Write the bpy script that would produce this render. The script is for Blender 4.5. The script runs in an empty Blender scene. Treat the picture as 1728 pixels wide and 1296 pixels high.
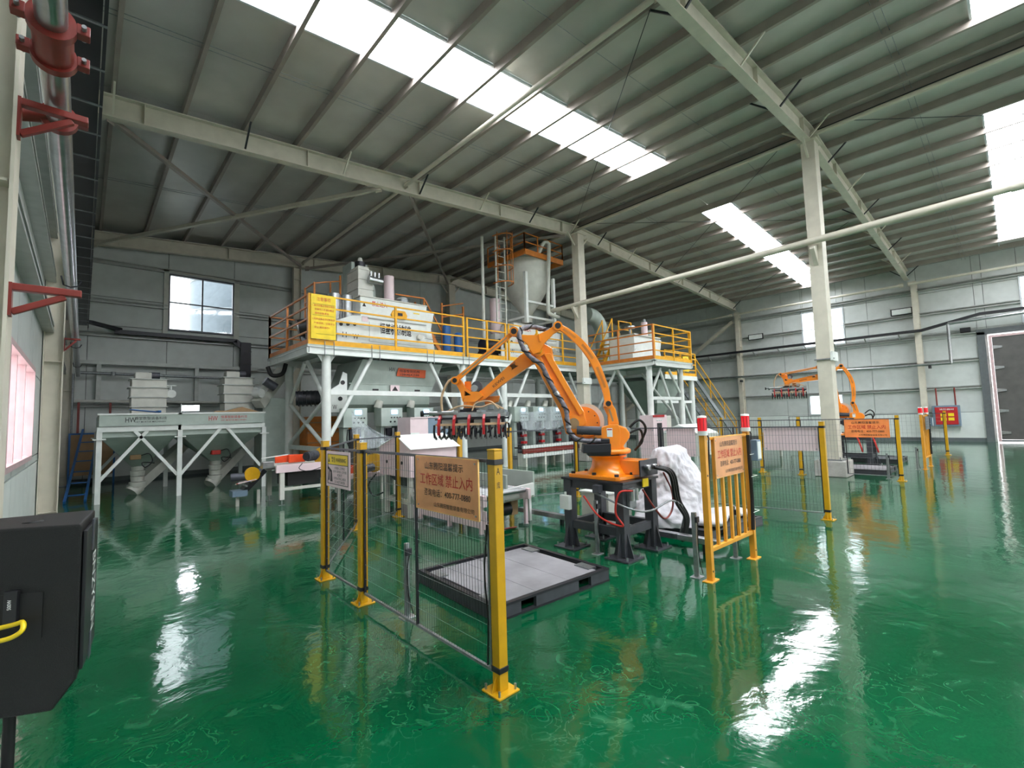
import bpy, math, random
from mathutils import Vector as V, Matrix
random.seed(7)
PI = math.pi
S = bpy.context.scene
COL = S.collection
# ------------------------------------------------------------------ camera
cd = bpy.data.cameras.new('camera'); cam = bpy.data.objects.new('camera', cd); COL.objects.link(cam)
cd.sensor_width = 36; cd.lens = 786.4/1728*36; cd.clip_start = .05; cd.clip_end = 400
yaw, pitch, roll = 0.74520509, 0.07173057, -0.02878097
fw = V((math.sin(yaw)*math.cos(pitch), math.cos(yaw)*math.cos(pitch), math.sin(pitch)))
rt = V((math.cos(yaw), -math.sin(yaw), 0)); up = rt.cross(fw)
r2 = rt*math.cos(roll)+up*math.sin(roll); u2 = up*math.cos(roll)-rt*math.sin(roll)
M = Matrix((r2, u2, -fw)).transposed().to_4x4(); M.translation = V((0, 0, 1.7)); cam.matrix_world = M
S.camera = cam
# ------------------------------------------------------------------ light and exposure
S.view_settings.view_transform = 'Standard'; S.view_settings.look = 'None'
S.view_settings.gamma = 1; S.view_settings.use_curve_mapping = False
S.view_settings.exposure = 0.9
w = bpy.data.worlds.new('sky'); S.world = w; w.use_nodes = True
wn = w.node_tree.nodes; wl = w.node_tree.links; wn.clear()
wo = wn.new('ShaderNodeOutputWorld'); wb = wn.new('ShaderNodeBackground'); wl.new(wb.outputs[0], wo.inputs[0])
tc = wn.new('ShaderNodeTexCoord'); sx = wn.new('ShaderNodeSeparateXYZ'); wr = wn.new('ShaderNodeValToRGB')
wl.new(tc.outputs['Generated'], sx.inputs[0]); wl.new(sx.outputs[2], wr.inputs[0]); wl.new(wr.outputs[0], wb.inputs[0])
wr.color_ramp.elements[0].color = (.62, .62, .62, 1); wr.color_ramp.elements[1].color = (.95, .96, 1, 1)
wr.color_ramp.elements[0].position = 0; wb.inputs[1].default_value = 4.0
SKY_E = 12.0
# ------------------------------------------------------------------ materials
def lin(c):
    return tuple((x/12.92 if x <= .04045 else ((x+.055)/1.055)**2.4) for x in [v/255 for v in c])
MATS = {}
def mat(name, rgb, rough=.5, metal=0, var=.06, scale=6, bump=0, emit=0, coat=0, bscale=None):
    m = bpy.data.materials.new(name); m.use_nodes = True; nt = m.node_tree; N = nt.nodes; L = nt.links
    p = N['Principled BSDF']; c = lin(rgb)
    p.inputs['Roughness'].default_value = rough; p.inputs['Metallic'].default_value = metal
    p.inputs['Coat Weight'].default_value = coat
    t = N.new('ShaderNodeTexCoord'); n = N.new('ShaderNodeTexNoise'); n.inputs['Scale'].default_value = scale; n.inputs['Detail'].default_value = 5
    L.new(t.outputs['Object'], n.inputs['Vector'])
    r = N.new('ShaderNodeValToRGB'); L.new(n.outputs[0], r.inputs[0])
    r.color_ramp.elements[0].position = .3; r.color_ramp.elements[1].position = .7
    r.color_ramp.elements[0].color = (*[x*(1-var*2) for x in c], 1); r.color_ramp.elements[1].color = (*[min(1, x*(1+var)) for x in c], 1)
    L.new(r.outputs[0], p.inputs['Base Color'])
    if bump:
        b = N.new('ShaderNodeBump'); b.inputs['Strength'].default_value = bump; b.inputs['Distance'].default_value = .02
        n2 = N.new('ShaderNodeTexNoise'); n2.inputs['Scale'].default_value = bscale or scale*3; L.new(t.outputs['Object'], n2.inputs['Vector'])
        L.new(n2.outputs[0], b.inputs['Height']); L.new(b.outputs[0], p.inputs['Normal'])
    if emit:
        p.inputs['Emission Color'].default_value = (*c, 1); p.inputs['Emission Strength'].default_value = emit
    MATS[name] = m; return m
mat('wall', (196, 201, 198), .45, .1, .04, 3)
mat('wall_low', (214, 220, 216), .4, 0, .03, 3)
mat('girt', (176, 180, 176), .45, .35)
mat('beam', (202, 196, 180), .5, 0, .05, 4)
mat('purlin', (160, 150, 142), .5, .2, .06, 3)
mat('roof', (196, 194, 188), .38, .3, .05, 1.5, .2, bscale=5)
mat('sheet', (120, 124, 124), .5)
mat('white', (222, 226, 222), .4, 0, .04, 5)
mat('cream', (205, 205, 196), .45, 0, .06, 4)
mat('greygreen', (168, 180, 172), .42, 0, .06, 4)
mat('pale', (226, 204, 208), .45, 0, .03, 5)
mat('galv', (150, 154, 156), .35, .7, .12, 20)
mat('steel', (178, 180, 182), .28, .9, .1, 12)
mat('wire', (38, 42, 42), .4, .4)
mat('yellow', (206, 156, 14), .38, 0, .06, 8)
mat('railyellow', (232, 168, 14), .42, 0, .08, 5)
mat('signyellow', (238, 206, 30), .45)
mat('gateyellow', (228, 158, 44), .38, 0, .06, 8)
mat('railorange', (206, 122, 46), .5, 0, .1, 5)
mat('orange', (252, 144, 22), .3, 0, .05, 4, coat=.3)
mat('orange_red', (226, 74, 28), .4)
mat('black', (26, 26, 30), .4)
mat('blackmetal', (44, 44, 50), .35, .3)
mat('darkgrey', (66, 68, 74), .45, .2, .12, 8)
mat('motor', (82, 84, 92), .45, .4, .1, 10)
mat('rubber', (18, 18, 20), .6)
mat('speaker', (9, 9, 11), .5, 0, .05, 60, .3, bscale=300)
mat('red', (178, 28, 34), .4)
mat('redpaint', (128, 42, 34), .38, 0, .08, 10)
mat('copper', (226, 158, 106), .35, .2, .08, 5)
mat('gold', (226, 180, 110), .3, .6)
mat('blue', (40, 96, 158), .4)
mat('greyblue', (112, 132, 150), .45)
mat('signorange', (244, 140, 74), .5)
mat('concrete', (170, 166, 160), .85, 0, .08, 6, .3)
mat('palletdeck', (140, 138, 142), .6, 0, .16, 2.5, .2)
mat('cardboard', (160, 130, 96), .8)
mat('ink', (30, 26, 28), .5)
mat('inkred', (196, 44, 34), .5)
mat('inkorange', (222, 92, 40), .5)
mat('beige_hose', (206, 176, 140), .5)
mat('hose_grey', (120, 116, 126), .4, .1, .3, 30)
mat('bag', (208, 206, 212), .55, 0, .04, 8, .6, bscale=9)
mat('green_tarp', (96, 130, 96), .7)
mat('door', (88, 86, 84), .45, .15, .1, 3)
mat('doorframe', (98, 104, 106), .5, .2)
mat('screen', (150, 200, 255), .3, 0, 0, emit=3.0)
mat('redled', (255, 60, 30), .3, 0, 0, emit=3.0)
mat('redlamp', (214, 30, 40), .2, 0, .05, emit=.25)
mat('lamp', (240, 240, 255), .3, 0, 0, emit=60)
mat('skylight', (246, 250, 255), .4, 0, 0, emit=SKY_E)
mat('sash', (206, 176, 178), .4, .2)
mat('winframe', (206, 212, 216), .4, .2)
mat('outside', (112, 122, 128), .5, .1)
mat('bar_grey', (96, 98, 104), .4, .3)
mat('ground_out', (150, 150, 140), .9)
def floor_mat():
    m = bpy.data.materials.new('floor'); m.use_nodes = True; nt = m.node_tree; N = nt.nodes; L = nt.links; p = N['Principled BSDF']
    t = N.new('ShaderNodeTexCoord')
    n = N.new('ShaderNodeTexNoise'); n.inputs['Scale'].default_value = .5; n.inputs['Detail'].default_value = 6; L.new(t.outputs['Object'], n.inputs[0])
    r = N.new('ShaderNodeValToRGB'); r.color_ramp.elements[0].position = .35; r.color_ramp.elements[1].position = .7
    r.color_ramp.elements[0].color = (.0, .056, .020, 1); r.color_ramp.elements[1].color = (.0, .102, .036, 1); L.new(n.outputs[0], r.inputs[0])
    # scuffs: pale worn swirls
    n3 = N.new('ShaderNodeTexNoise'); n3.inputs['Scale'].default_value = 3.0; n3.inputs['Detail'].default_value = 8; n3.inputs['Distortion'].default_value = 2.5; L.new(t.outputs['Object'], n3.inputs[0])
    r3 = N.new('ShaderNodeValToRGB'); r3.color_ramp.elements[0].position = .6; r3.color_ramp.elements[1].position = .72
    r3.color_ramp.elements[0].color = (0, 0, 0, 1); r3.color_ramp.elements[1].color = (.3, .3, .3, 1); L.new(n3.outputs[0], r3.inputs[0])
    mx = N.new('ShaderNodeMixRGB'); mx.inputs[2].default_value = (.06, .26, .13, 1); L.new(r3.outputs[0], mx.inputs[0]); L.new(r.outputs[0], mx.inputs[1])
    # worn curly tyre and shoe marks in patches
    n6 = N.new('ShaderNodeTexNoise'); n6.inputs['Scale'].default_value = 5; n6.inputs['Detail'].default_value = 3; n6.inputs['Distortion'].default_value = 1.4; L.new(t.outputs['Object'], n6.inputs[0])
    r6 = N.new('ShaderNodeValToRGB'); e = r6.color_ramp.elements; e[0].position = .485; e[0].color = (0, 0, 0, 1); e[1].position = .515; e[1].color = (0, 0, 0, 1); q = e.new(.5); q.color = (1, 1, 1, 1); L.new(n6.outputs[0], r6.inputs[0])
    n7 = N.new('ShaderNodeTexNoise'); n7.inputs['Scale'].default_value = .9; L.new(t.outputs['Object'], n7.inputs[0])
    r7 = N.new('ShaderNodeValToRGB'); r7.color_ramp.elements[0].position = .45; r7.color_ramp.elements[1].position = .62; r7.color_ramp.elements[1].color = (.24, .24, .24, 1); L.new(n7.outputs[0], r7.inputs[0])
    mm = N.new('ShaderNodeMath'); mm.operation = 'MULTIPLY'; L.new(r6.outputs[0], mm.inputs[0]); L.new(r7.outputs[0], mm.inputs[1])
    mx2 = N.new('ShaderNodeMixRGB'); mx2.inputs[2].default_value = (.12, .38, .22, 1); L.new(mm.outputs[0], mx2.inputs[0]); L.new(mx.outputs[0], mx2.inputs[1])
    L.new(mx2.outputs[0], p.inputs['Base Color'])
    r4 = N.new('ShaderNodeMapRange'); r4.inputs[3].default_value = .03; r4.inputs[4].default_value = .13; L.new(n3.outputs[0], r4.inputs[0]); L.new(r4.outputs[0], p.inputs['Roughness'])
    p.inputs['IOR'].default_value = 1.5; p.inputs['Coat Weight'].default_value = .15; p.inputs['Coat Roughness'].default_value = .04
    n2 = N.new('ShaderNodeTexNoise'); n2.inputs['Scale'].default_value = 2.6; n2.inputs['Detail'].default_value = 4; n2.inputs['Distortion'].default_value = .8; L.new(t.outputs['Object'], n2.inputs[0])
    b = N.new('ShaderNodeBump'); b.inputs['Strength'].default_value = .1; b.inputs['Distance'].default_value = .05; L.new(n2.outputs[0], b.inputs['Height'])
    n5 = N.new('ShaderNodeTexNoise'); n5.inputs['Scale'].default_value = 18; n5.inputs['Detail'].default_value = 3; L.new(t.outputs['Object'], n5.inputs[0])
    b2 = N.new('ShaderNodeBump'); b2.inputs['Strength'].default_value = .025; b2.inputs['Distance'].default_value = .02; L.new(n5.outputs[0], b2.inputs['Height']); L.new(b.outputs[0], b2.inputs['Normal'])
    L.new(b2.outputs[0], p.inputs['Normal']); L.new(b2.outputs[0], p.inputs['Coat Normal'])
    MATS['floor'] = m
floor_mat()
def glass_mat(name, tint, rough, fac):
    m = bpy.data.materials.new(name); m.use_nodes = True; nt = m.node_tree; N = nt.nodes; L = nt.links
    N.remove(N['Principled BSDF']); o = N['Material Output']
    a = N.new('ShaderNodeBsdfTransparent'); a.inputs[0].default_value = (*tint, 1); g = N.new('ShaderNodeBsdfGlossy'); g.inputs[1].default_value = rough
    x = N.new('ShaderNodeMixShader'); x.inputs[0].default_value = fac; L.new(a.outputs[0], x.inputs[1]); L.new(g.outputs[0], x.inputs[2]); L.new(x.outputs[0], o.inputs[0]); MATS[name] = m
glass_mat('glass', (.92, .96, .98), .03, .06)
glass_mat('pinkglass', (.95, .9, .91), .05, .1)
def film_mat():
    m = bpy.data.materials.new('film'); m.use_nodes = True; nt = m.node_tree; N = nt.nodes; L = nt.links
    p = N['Principled BSDF']; o = N['Material Output']; p.inputs['Base Color'].default_value = (.6, .66, .7, 1); p.inputs['Roughness'].default_value = .25
    a = N.new('ShaderNodeBsdfTransparent'); x = N.new('ShaderNodeMixShader')
    n = N.new('ShaderNodeTexNoise'); n.inputs['Scale'].default_value = 5; n.inputs['Distortion'].default_value = 2; r = N.new('ShaderNodeMapRange'); r.inputs[3].default_value = .0; r.inputs[4].default_value = .45
    t = N.new('ShaderNodeTexCoord'); L.new(t.outputs['Object'], n.inputs[0]); L.new(n.outputs[0], r.inputs[0]); L.new(r.outputs[0], x.inputs[0])
    L.new(a.outputs[0], x.inputs[1]); L.new(p.outputs[0], x.inputs[2]); L.new(x.outputs[0], o.inputs[0]); MATS['film'] = m
film_mat()
# ------------------------------------------------------------------ helpers
def root_of(o):
    while o.parent: o = o.parent
    return o
def thing(name, label=None, cat=None, loc=(0, 0, 0), group=None, kind=None):
    o = bpy.data.objects.new(name, None); COL.objects.link(o); o.location = loc; o.empty_display_size = .1
    if label: o['label'] = label
    if cat: o['category'] = cat
    if group: o['group'] = group
    if kind: o['kind'] = kind
    return o
def tag(o, label=None, cat=None, group=None, kind=None):
    if label: o['label'] = label
    if cat: o['category'] = cat
    if group: o['group'] = group
    if kind: o['kind'] = kind
    return o
class MB:
    def __init__(s): s.v = []; s.f = []; s.sm = []
    def add(s, vs, fs, smooth=False):
        k = len(s.v); s.v += [V(p) for p in vs]; s.f += [tuple(i+k for i in f) for f in fs]; s.sm += [smooth]*len(fs); return s
    def box(s, x0, x1, y0, y1, z0, z1):
        return s.add([(x0,y0,z0),(x1,y0,z0),(x1,y1,z0),(x0,y1,z0),(x0,y0,z1),(x1,y0,z1),(x1,y1,z1),(x0,y1,z1)],
                     [(0,3,2,1),(4,5,6,7),(0,1,5,4),(1,2,6,5),(2,3,7,6),(3,0,4,7)])
    def cbox(s, c, sx_, sy_, sz_): return s.box(c[0]-sx_/2, c[0]+sx_/2, c[1]-sy_/2, c[1]+sy_/2, c[2]-sz_/2, c[2]+sz_/2)
    def frame(s, a, b, upv=(0, 0, 1)):
        a = V(a); b = V(b); d = (b-a).normalized(); u = V(upv)
        if abs(d.dot(u)) > .98: u = V((1, 0, 0))
        r = d.cross(u).normalized(); u = r.cross(d).normalized(); return a, b, d, r, u
    def bar(s, a, b, w_, h_, upv=(0, 0, 1)):
        a, b, d, r, u = s.frame(a, b, upv); r = r*w_/2; u = u*h_/2
        return s.add([a-r-u, a+r-u, a+r+u, a-r+u, b-r-u, b+r-u, b+r+u, b-r+u], [(0,3,2,1),(4,5,6,7),(0,1,5,4),(1,2,6,5),(2,3,7,6),(3,0,4,7)])
    def cyl(s, a, b, r1, r2=None, n=16, cap=True):
        if r2 is None: r2 = r1
        a, b, d, r, u = s.frame(a, b); vs = []
        for k in range(n):
            t = 2*PI*k/n; e = r*math.cos(t)+u*math.sin(t); vs += [a+e*r1, b+e*r2]
        s.add(vs, [(2*k, 2*((k+1) % n), 2*((k+1) % n)+1, 2*k+1) for k in range(n)], True)
        if cap:
            s.add([vs[2*k] for k in range(n)], [tuple(range(n))][::1]); s.add([vs[2*k+1] for k in range(n)], [tuple(range(n-1, -1, -1))])
        return s
    def tube(s, pts, rad, n=8, closed=False):
        P = [V(p) for p in pts]
        if isinstance(rad, (int, float)): rad = [rad]*len(P)
        vs = []; u = V((0, 0, 1))
        for i, p in enumerate(P):
            d = (P[min(i+1, len(P)-1)]-P[max(i-1, 0)]).normalized()
            if closed: d = (P[(i+1) % len(P)]-P[i-1]).normalized()
            if abs(d.dot(u)) > .95: u = V((1, 0, .2)).normalized()
            r = d.cross(u).normalized(); u = r.cross(d).normalized()
            for k in range(n):
                t = 2*PI*k/n; vs.append(p+(r*math.cos(t)+u*math.sin(t))*rad[i])
        m_ = len(P); fs = [(i*n+k, i*n+(k+1) % n, ((i+1) % m_)*n+(k+1) % n, ((i+1) % m_)*n+k) for i in range(m_ if closed else m_-1) for k in range(n)]
        s.add(vs, fs, True)
        if not closed: s.add(vs[:n], [tuple(range(n-1, -1, -1))]); s.add(vs[-n:], [tuple(range(n))])
        return s
    def prism(s, poly, vec):
        vec = V(vec); n = len(poly); P = [V(p) for p in poly]
        return s.add(P+[p+vec for p in P], [tuple(range(n-1, -1, -1)), tuple(range(n, 2*n))]+[(i, (i+1) % n, n+(i+1) % n, n+i) for i in range(n)])
    def lathe(s, c, prof, n=24, smooth=True):
        c = V(c); vs = []
        for r, z in prof:
            for k in range(n): vs.append(c+V((r*math.cos(2*PI*k/n), r*math.sin(2*PI*k/n), z)))
        fs = [(i*n+k, i*n+(k+1) % n, (i+1)*n+(k+1) % n, (i+1)*n+k) for i in range(len(prof)-1) for k in range(n)]
        s.add(vs, fs, smooth); return s
    def frust(s, a, b, za, zb):  # rects (x0,x1,y0,y1)
        return s.add([(a[0],a[2],za),(a[1],a[2],za),(a[1],a[3],za),(a[0],a[3],za),(b[0],b[2],zb),(b[1],b[2],zb),(b[1],b[3],zb),(b[0],b[3],zb)],
                     [(0,3,2,1),(4,5,6,7),(0,1,5,4),(1,2,6,5),(2,3,7,6),(3,0,4,7)])
    def xf(s, m):
        s.v = [m @ p for p in s.v]; return s
    def build(s, name, material, parent=None, bevel=0, kind=None):
        off = root_of(parent).location if parent else V((0, 0, 0))
        me = bpy.data.meshes.new(name); me.from_pydata([p-off for p in s.v], [], s.f); me.update()
        me.materials.append(MATS[material]); me.polygons.foreach_set('use_smooth', s.sm)
        o = bpy.data.objects.new(name, me); COL.objects.link(o); o.parent = parent
        if bevel:
            b = o.modifiers.new('bevel', 'BEVEL'); b.width = bevel; b.segments = 2; b.limit_method = 'ANGLE'; b.angle_limit = .7; b.harden_normals = False
        if kind: o['kind'] = kind
        return o
KIDS = {}
def dup(o, parent=None, loc=None, rotz=None, label=None):
    c = o.copy(); COL.objects.link(c); c.parent = parent
    if loc is not None: c.location = loc
    if rotz is not None: c.rotation_euler = (0, 0, rotz)
    if label: c['label'] = label
    for ch in list(o.children): dup(ch, c)
    return c
def text(name, body, center, right, upv, width, height, material, parent, depth=.002, bold=.004):
    cu = bpy.data.curves.new(name, 'FONT'); cu.body = body; cu.extrude = 0; cu.offset = bold; cu.resolution_u = 2
    o = bpy.data.objects.new('tmp', cu); COL.objects.link(o); dg = bpy.context.evaluated_depsgraph_get()
    me = bpy.data.meshes.new_from_object(o.evaluated_get(dg)); bpy.data.objects.remove(o); bpy.data.curves.remove(cu)
    me.name = name
    xs = [v.co.x for v in me.vertices]; ys = [v.co.y for v in me.vertices]
    if not xs: return None
    x0, x1, y0, y1 = min(xs), max(xs), min(ys), max(ys)
    R = V(right).normalized(); U = V(upv).normalized(); Nn = R.cross(U)
    off = root_of(parent).location if parent else V((0, 0, 0)); c = V(center)-off
    for v in me.vertices:
        a = ((v.co.x-x0)/(x1-x0)-.5)*width; b = ((v.co.y-y0)/(y1-y0)-.5)*height
        v.co = c+R*a+U*b+Nn*depth
    me.materials.clear(); me.materials.append(MATS[material])
    q = bpy.data.objects.new(name, me); COL.objects.link(q); q.parent = parent; return q
def catmull(pts, k=6):
    P = [V(p) for p in pts]; P = [P[0]*2-P[1]]+P+[P[-1]*2-P[-2]]; out = []
    for i in range(1, len(P)-2):
        for j in range(k):
            t = j/k; a, b, c, d = P[i-1:i+3]
            out.append(.5*((2*b)+(c-a)*t+(2*a-5*b+4*c-d)*t*t+(3*b-a-3*c+d)*t**3))
    out.append(P[-2]); return out
def arc(cx, cy, r, a0, a1, n=8): return [(cx+r*math.cos(a0+(a1-a0)*i/n), cy+r*math.sin(a0+(a1-a0)*i/n)) for i in range(n+1)]
# ------------------------------------------------------------------ the building
YB, YE = 20.3, -13.0; XL, XR = -.55, 29.8; XM = 14.1
def rz(x): return 8.3+.08*x if x < XM else 8.3+.08*XM-.06*(x-XM)
fl = MB().box(XL-.3, XR+.3, YE, YB+.3, -.2, 0).build('floor', 'floor'); fl['kind'] = 'structure'
def skirt(): pass
def wall(name, origin, axis, inward, u0, u1, ucuts, zcuts, ztop, holes, girts, low=None):
    """axis: 'x' or 'y' runs along the wall; inward: sign of the inside normal"""
    W = thing(name, kind='structure', loc=(0, 0, 0))
    def P(u, z, dpt): return (u, origin-inward*dpt, z) if axis == 'x' else (origin-inward*dpt, u, z)
    us = sorted(set([u0, u1]+[c for c in ucuts if u0 < c < u1]+[h for q in holes for h in q[:2]]))
    zs = sorted(set([0]+zcuts+[h for q in holes for h in q[2:]]))
    def hole(a, b, c, d): return any(a >= h[0]-.01 and b <= h[1]+.01 and c >= h[2]-.01 and d <= h[3]+.01 for h in holes)
    back = MB()
    for i in range(len(us)-1):
        for j in range(len(zs)):
            a, b = us[i], us[i+1]; c = zs[j]
            if j+1 < len(zs): tl = tr = zs[j+1]
            else: tl, tr = ztop(a), ztop(b)
            if hole(a, b, c, tl): continue
            g = .009
            q = [P(a+g, c+g, 0), P(b-g, c+g, 0), P(b-g, tr-g, 0), P(a+g, tl-g, 0)]
            vec = V(P(0, 0, .05))-V(P(0, 0, 0))
            mname = 'wall_low' if (low and tl <= low+.01) else 'wall'
            MB().prism(q, vec).build('wall_panel', mname, W)
            e_ = .13 if j+1 == len(zs) else 0; back.prism([P(a, c, .05), P(b, c, .05), P(b, tr+e_, .05), P(a, tl+e_, .05)], vec*.4)
    back.build('light_stop_sheet', 'sheet', W)  # backing added so the panel gaps leak no light
    for z, mname in girts:
        segs = [(u0, u1)]
        for h in holes:
            if h[2]-.02 < z < h[3]+.02 and not (abs(z-h[2]) < .1 or abs(z-h[3]) < .1):
                ns = []
                for a, b in segs:
                    if h[0] > a and h[1] < b: ns += [(a, h[0]), (h[1], b)]
                    elif h[0] <= a < h[1] < b: ns.append((h[1], b))
                    elif a < h[0] < b <= h[1]: ns.append((a, h[0]))
                    else: ns.append((a, b))
                segs = ns
        for a, b in segs:
            if b-a < .1: continue
            m = MB()
            # c-channel: web against the wall, two flanges
            for (d0, d1, z0, z1) in ((0, -.14, z+.06, z+.075), (0, -.14, z-.075, z-.06), (-.13, -.14, z-.06, z-.035), (-.13, -.14, z+.035, z+.06), (0, -.012, z-.06, z+.06)):
                p, q = P(a, z0, d0), P(b, z1, d1)
                m.box(min(p[0], q[0]), max(p[0], q[0]), min(p[1], q[1]), max(p[1], q[1]), min(p[2], q[2]), max(p[2], q[2]))
            m.build('girt', mname, W)
    return W
def win(name, axis, pos, inward, u0, u1, z0, z1, nu, nz, fm='winframe', gm='glass'):
    W = thing(name, kind='structure')
    def bx(m, a, b, c, d, t0, t1):
        p0, p1 = pos-inward*t0, pos-inward*t1; lo, hi = min(p0, p1), max(p0, p1)
        (m.box(a, b, lo, hi, c, d) if axis == 'x' else m.box(lo, hi, a, b, c, d))
    t = .06
    for a, b, c, d in ((u0, u1, z0, z0+t), (u0, u1, z1-t, z1), (u0, u0+t, z0+t, z1-t), (u1-t, u1, z0+t, z1-t)):
        m = MB(); bx(m, a, b, c, d, -.06, .07); m.build('window_frame', fm, W)
    du = (u1-u0)/nu; dz = (z1-z0)/nz
    m = MB()
    for i in range(1, nu): bx(m, u0+i*du-.025, u0+i*du+.025, z0+t, z1-t, -.03, .05)
    for j in range(1, nz): bx(m, u0+t, u1-t, z0+j*dz-.02, z0+j*dz+.02, -.028, .045)
    m.build('glazing_bar', fm, W)
    for i in range(nu):
        for j in range(nz):
            m = MB(); bx(m, u0+i*du+.02, u0+(i+1)*du-.02, z0+j*dz+.02, z0+(j+1)*dz-.02, .012, .02); m.build('pane', gm, W)
    return W
WB = [2.13, 4.2, 5.14, 7.2]
wall('wall_back', YB, 'x', -1, XL, XR, [.05+2.08*i for i in range(15)], [2.5, 4.9, 6.1, 7.25], rz, [tuple(WB)],
     [(2.5, 'girt'), (3.85, 'girt'), (4.82, 'girt'), (5.95, 'girt'), (7.27, 'girt')])
win('window_1', 'x', YB, -1, *WB, 2, 2, 'bar_grey')
for k_, (a_, b_, c_, d_) in enumerate(((2.0, 2.14, 5.0, 7.3), (4.19, 4.36, 5.0, 7.3), (2.0, 4.36, 7.2, 7.3))): MB().box(a_, b_, YB-.1, YB-.001, c_, d_).build('trim_%d' % (k_+1), 'cream')['kind'] = 'structure'
HL = [(6.1, 9.1, 1.32, 2.56)]
wall('wall_left', XL, 'y', 1, YE, YB, [-8.9, -4.8, -.7, 3.3, 5.35, 7.4, 9.5, 11.5, 13.5, 15.6, 17.7], [1.2, 3.6, 5.2, 6.8], lambda u: 8.255, HL,
     [(3.5, 'girt'), (4.4, 'girt'), (5.2, 'girt'), (6.8, 'girt')], 1.2)
win('window_2', 'y', XL, 1, 6.1, 9.1, 1.32, 2.56, 3, 1, 'sash', 'pinkglass')
RW = [(6.0, 8.0, 5.1, 7.1), (-2.4, -.35, 5.15, 7.2), (6.3, 7.9, 1.35, 2.45)]
wall('wall_right', XR, 'y', -1, YE, YB, [-8.9, -6.8, 1.05, 3.0, 5, 9, 11.3, 13.4, 15.5, 17.6], [1.35, 2.5, 3.75, 5.0, 6.1, 7.3], lambda u: rz(XR), RW+[(-4.6, .75, 0, 4.8)],
     [(2.5, 'girt'), (3.75, 'girt'), (5.0, 'girt'), (6.1, 'girt'), (7.3, 'girt')], 1.35)
win('window_3', 'y', XR, -1, *RW[0], 2, 2); win('window_4', 'y', XR, -1, *RW[1], 2, 2); win('window_5', 'y', XR, -1, *RW[2], 1, 1)
rear = thing('wall_front_added', kind='structure')  # unseen wall behind the viewer, added to cut daylight except at one opening
for k in range(7): MB().box(XL+k*1.96, XL+k*1.96+1.95, YE-.1, YE, 0, 8.2).build('wall_panel', 'wall', rear)
MB().prism([(XL, YE-.1, 8.2), (13.2, YE-.1, 8.2), (13.2, YE-.1, rz(13.2)+.1), (XL, YE-.1, rz(XL)+.1)], (0, .1, 0)).build('wall_panel', 'wall', rear)
MB().prism([(13.2, YE-.1, 5.0), (XR, YE-.1, 5.0), (XR, YE-.1, rz(XR)+.1), (XM, YE-.1, rz(XM)+.1), (13.2, YE-.1, rz(13.2)+.1)], (0, .1, 0)).build('wall_panel', 'wall', rear)
# baseboards: dark green painted band along the walls
MB().box(XL, XR, YB-.02, YB, 0, .14).build('baseboard_back', 'doorframe')['kind'] = 'structure'
m = MB().box(XR-.02, XR, .95, YB-.02, 0, .18); o = m.build('baseboard_right', 'doorframe'); o['kind'] = 'structure'
# roof: skylights, panels, purlins
roof = thing('ceiling', kind='structure', loc=(0, 0, 0))
PX = [.27+1.13*k for k in range(13)]+[XM+.35+1.12*k for k in range(14)]
edges = sorted([XL]+PX+[XR])
SKY = [(6.65, 7.85, 1.4, 12.53), (6.5, 7.6, 16.8, 28.6), (-1.5, .1, .3, 12.6), (-1.3, .1, 17.0, 28.3), (-9.2, -7.8, .3, 12.6), (-9.2, -7.8, 17, 28.3)]  # last two are unseen, added behind the viewer for fill light
ycuts = [YE, -4.95, 3.3, 7.2, 11.5, YB]
for i in range(len(edges)-1):
    x0, x1 = edges[i], edges[i+1]
    def slab(y0, y1, nm, mt):
        if y1-y0 < .02: return
        xs = [x0, x1] if not x0 < XM < x1 else [x0, XM, x1]
        for a, b in zip(xs, xs[1:]):
            MB().prism([(a, y0+.006, rz(a)), (b, y0+.006, rz(b)), (b, y0+.006, rz(b)+.05), (a, y0+.006, rz(a)+.05)], (0, y1-y0-.012, 0)).build(nm, mt, roof)
    xm = (x0+x1)/2
    ys = [YE, YB]; sk = sorted([(s[0], s[1]) for s in SKY if s[2] < xm < s[3]])
    y = YE
    for a, b in sk+[(YB, YB)]:
        cuts = [y]+[c for c in ycuts if y+.3 < c < a-.3]+[a]
        for p, q in zip(cuts, cuts[1:]): slab(p, q, 'roof_panel', 'roof')
        if b > a: slab(a, b, 'skylight_panel', 'skylight')
        y = b
over = MB()
for a, b in ((XL-.2, XM), (XM, XR+.2)):   # outer roof skin, open above the skylights
    ys = sorted(set([YE, YB+.2]+[s[0] for s in SKY]+[s[1] for s in SKY]))
    for y0, y1 in zip(ys, ys[1:]):
        ym = (y0+y1)/2; hs = [s for s in SKY if s[0] < ym < s[1] and a < (s[2]+s[3])/2 < b]
        segs = [(a, b)] if not hs else [(a, hs[0][2]-.6), (hs[0][3]+.6, b)]
        for p, q in segs: over.prism([(p, y0, rz(p)+.09), (q, y0, rz(q)+.09), (q, y0, rz(q)+.12), (p, y0, rz(p)+.12)], (0, y1-y0, 0))
over.build('roof_skin', 'sheet', roof)
for y0_, y1_, x0_, x1_ in SKY[:4]:
    for yy in (y0_, y1_):
        for a_, b_ in zip(edges, edges[1:]):
            if a_ > x0_-1.2 and b_ < x1_+1.2: MB().prism([(a_+.04, yy-.02, rz(a_+.04)-.06), (b_-.04, yy-.02, rz(b_-.04)-.06), (b_-.04, yy-.02, rz(b_-.04)-.004), (a_+.04, yy-.02, rz(a_+.04)-.004)], (0, .04, 0)).build('skylight_trim', 'winframe', roof)
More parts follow.
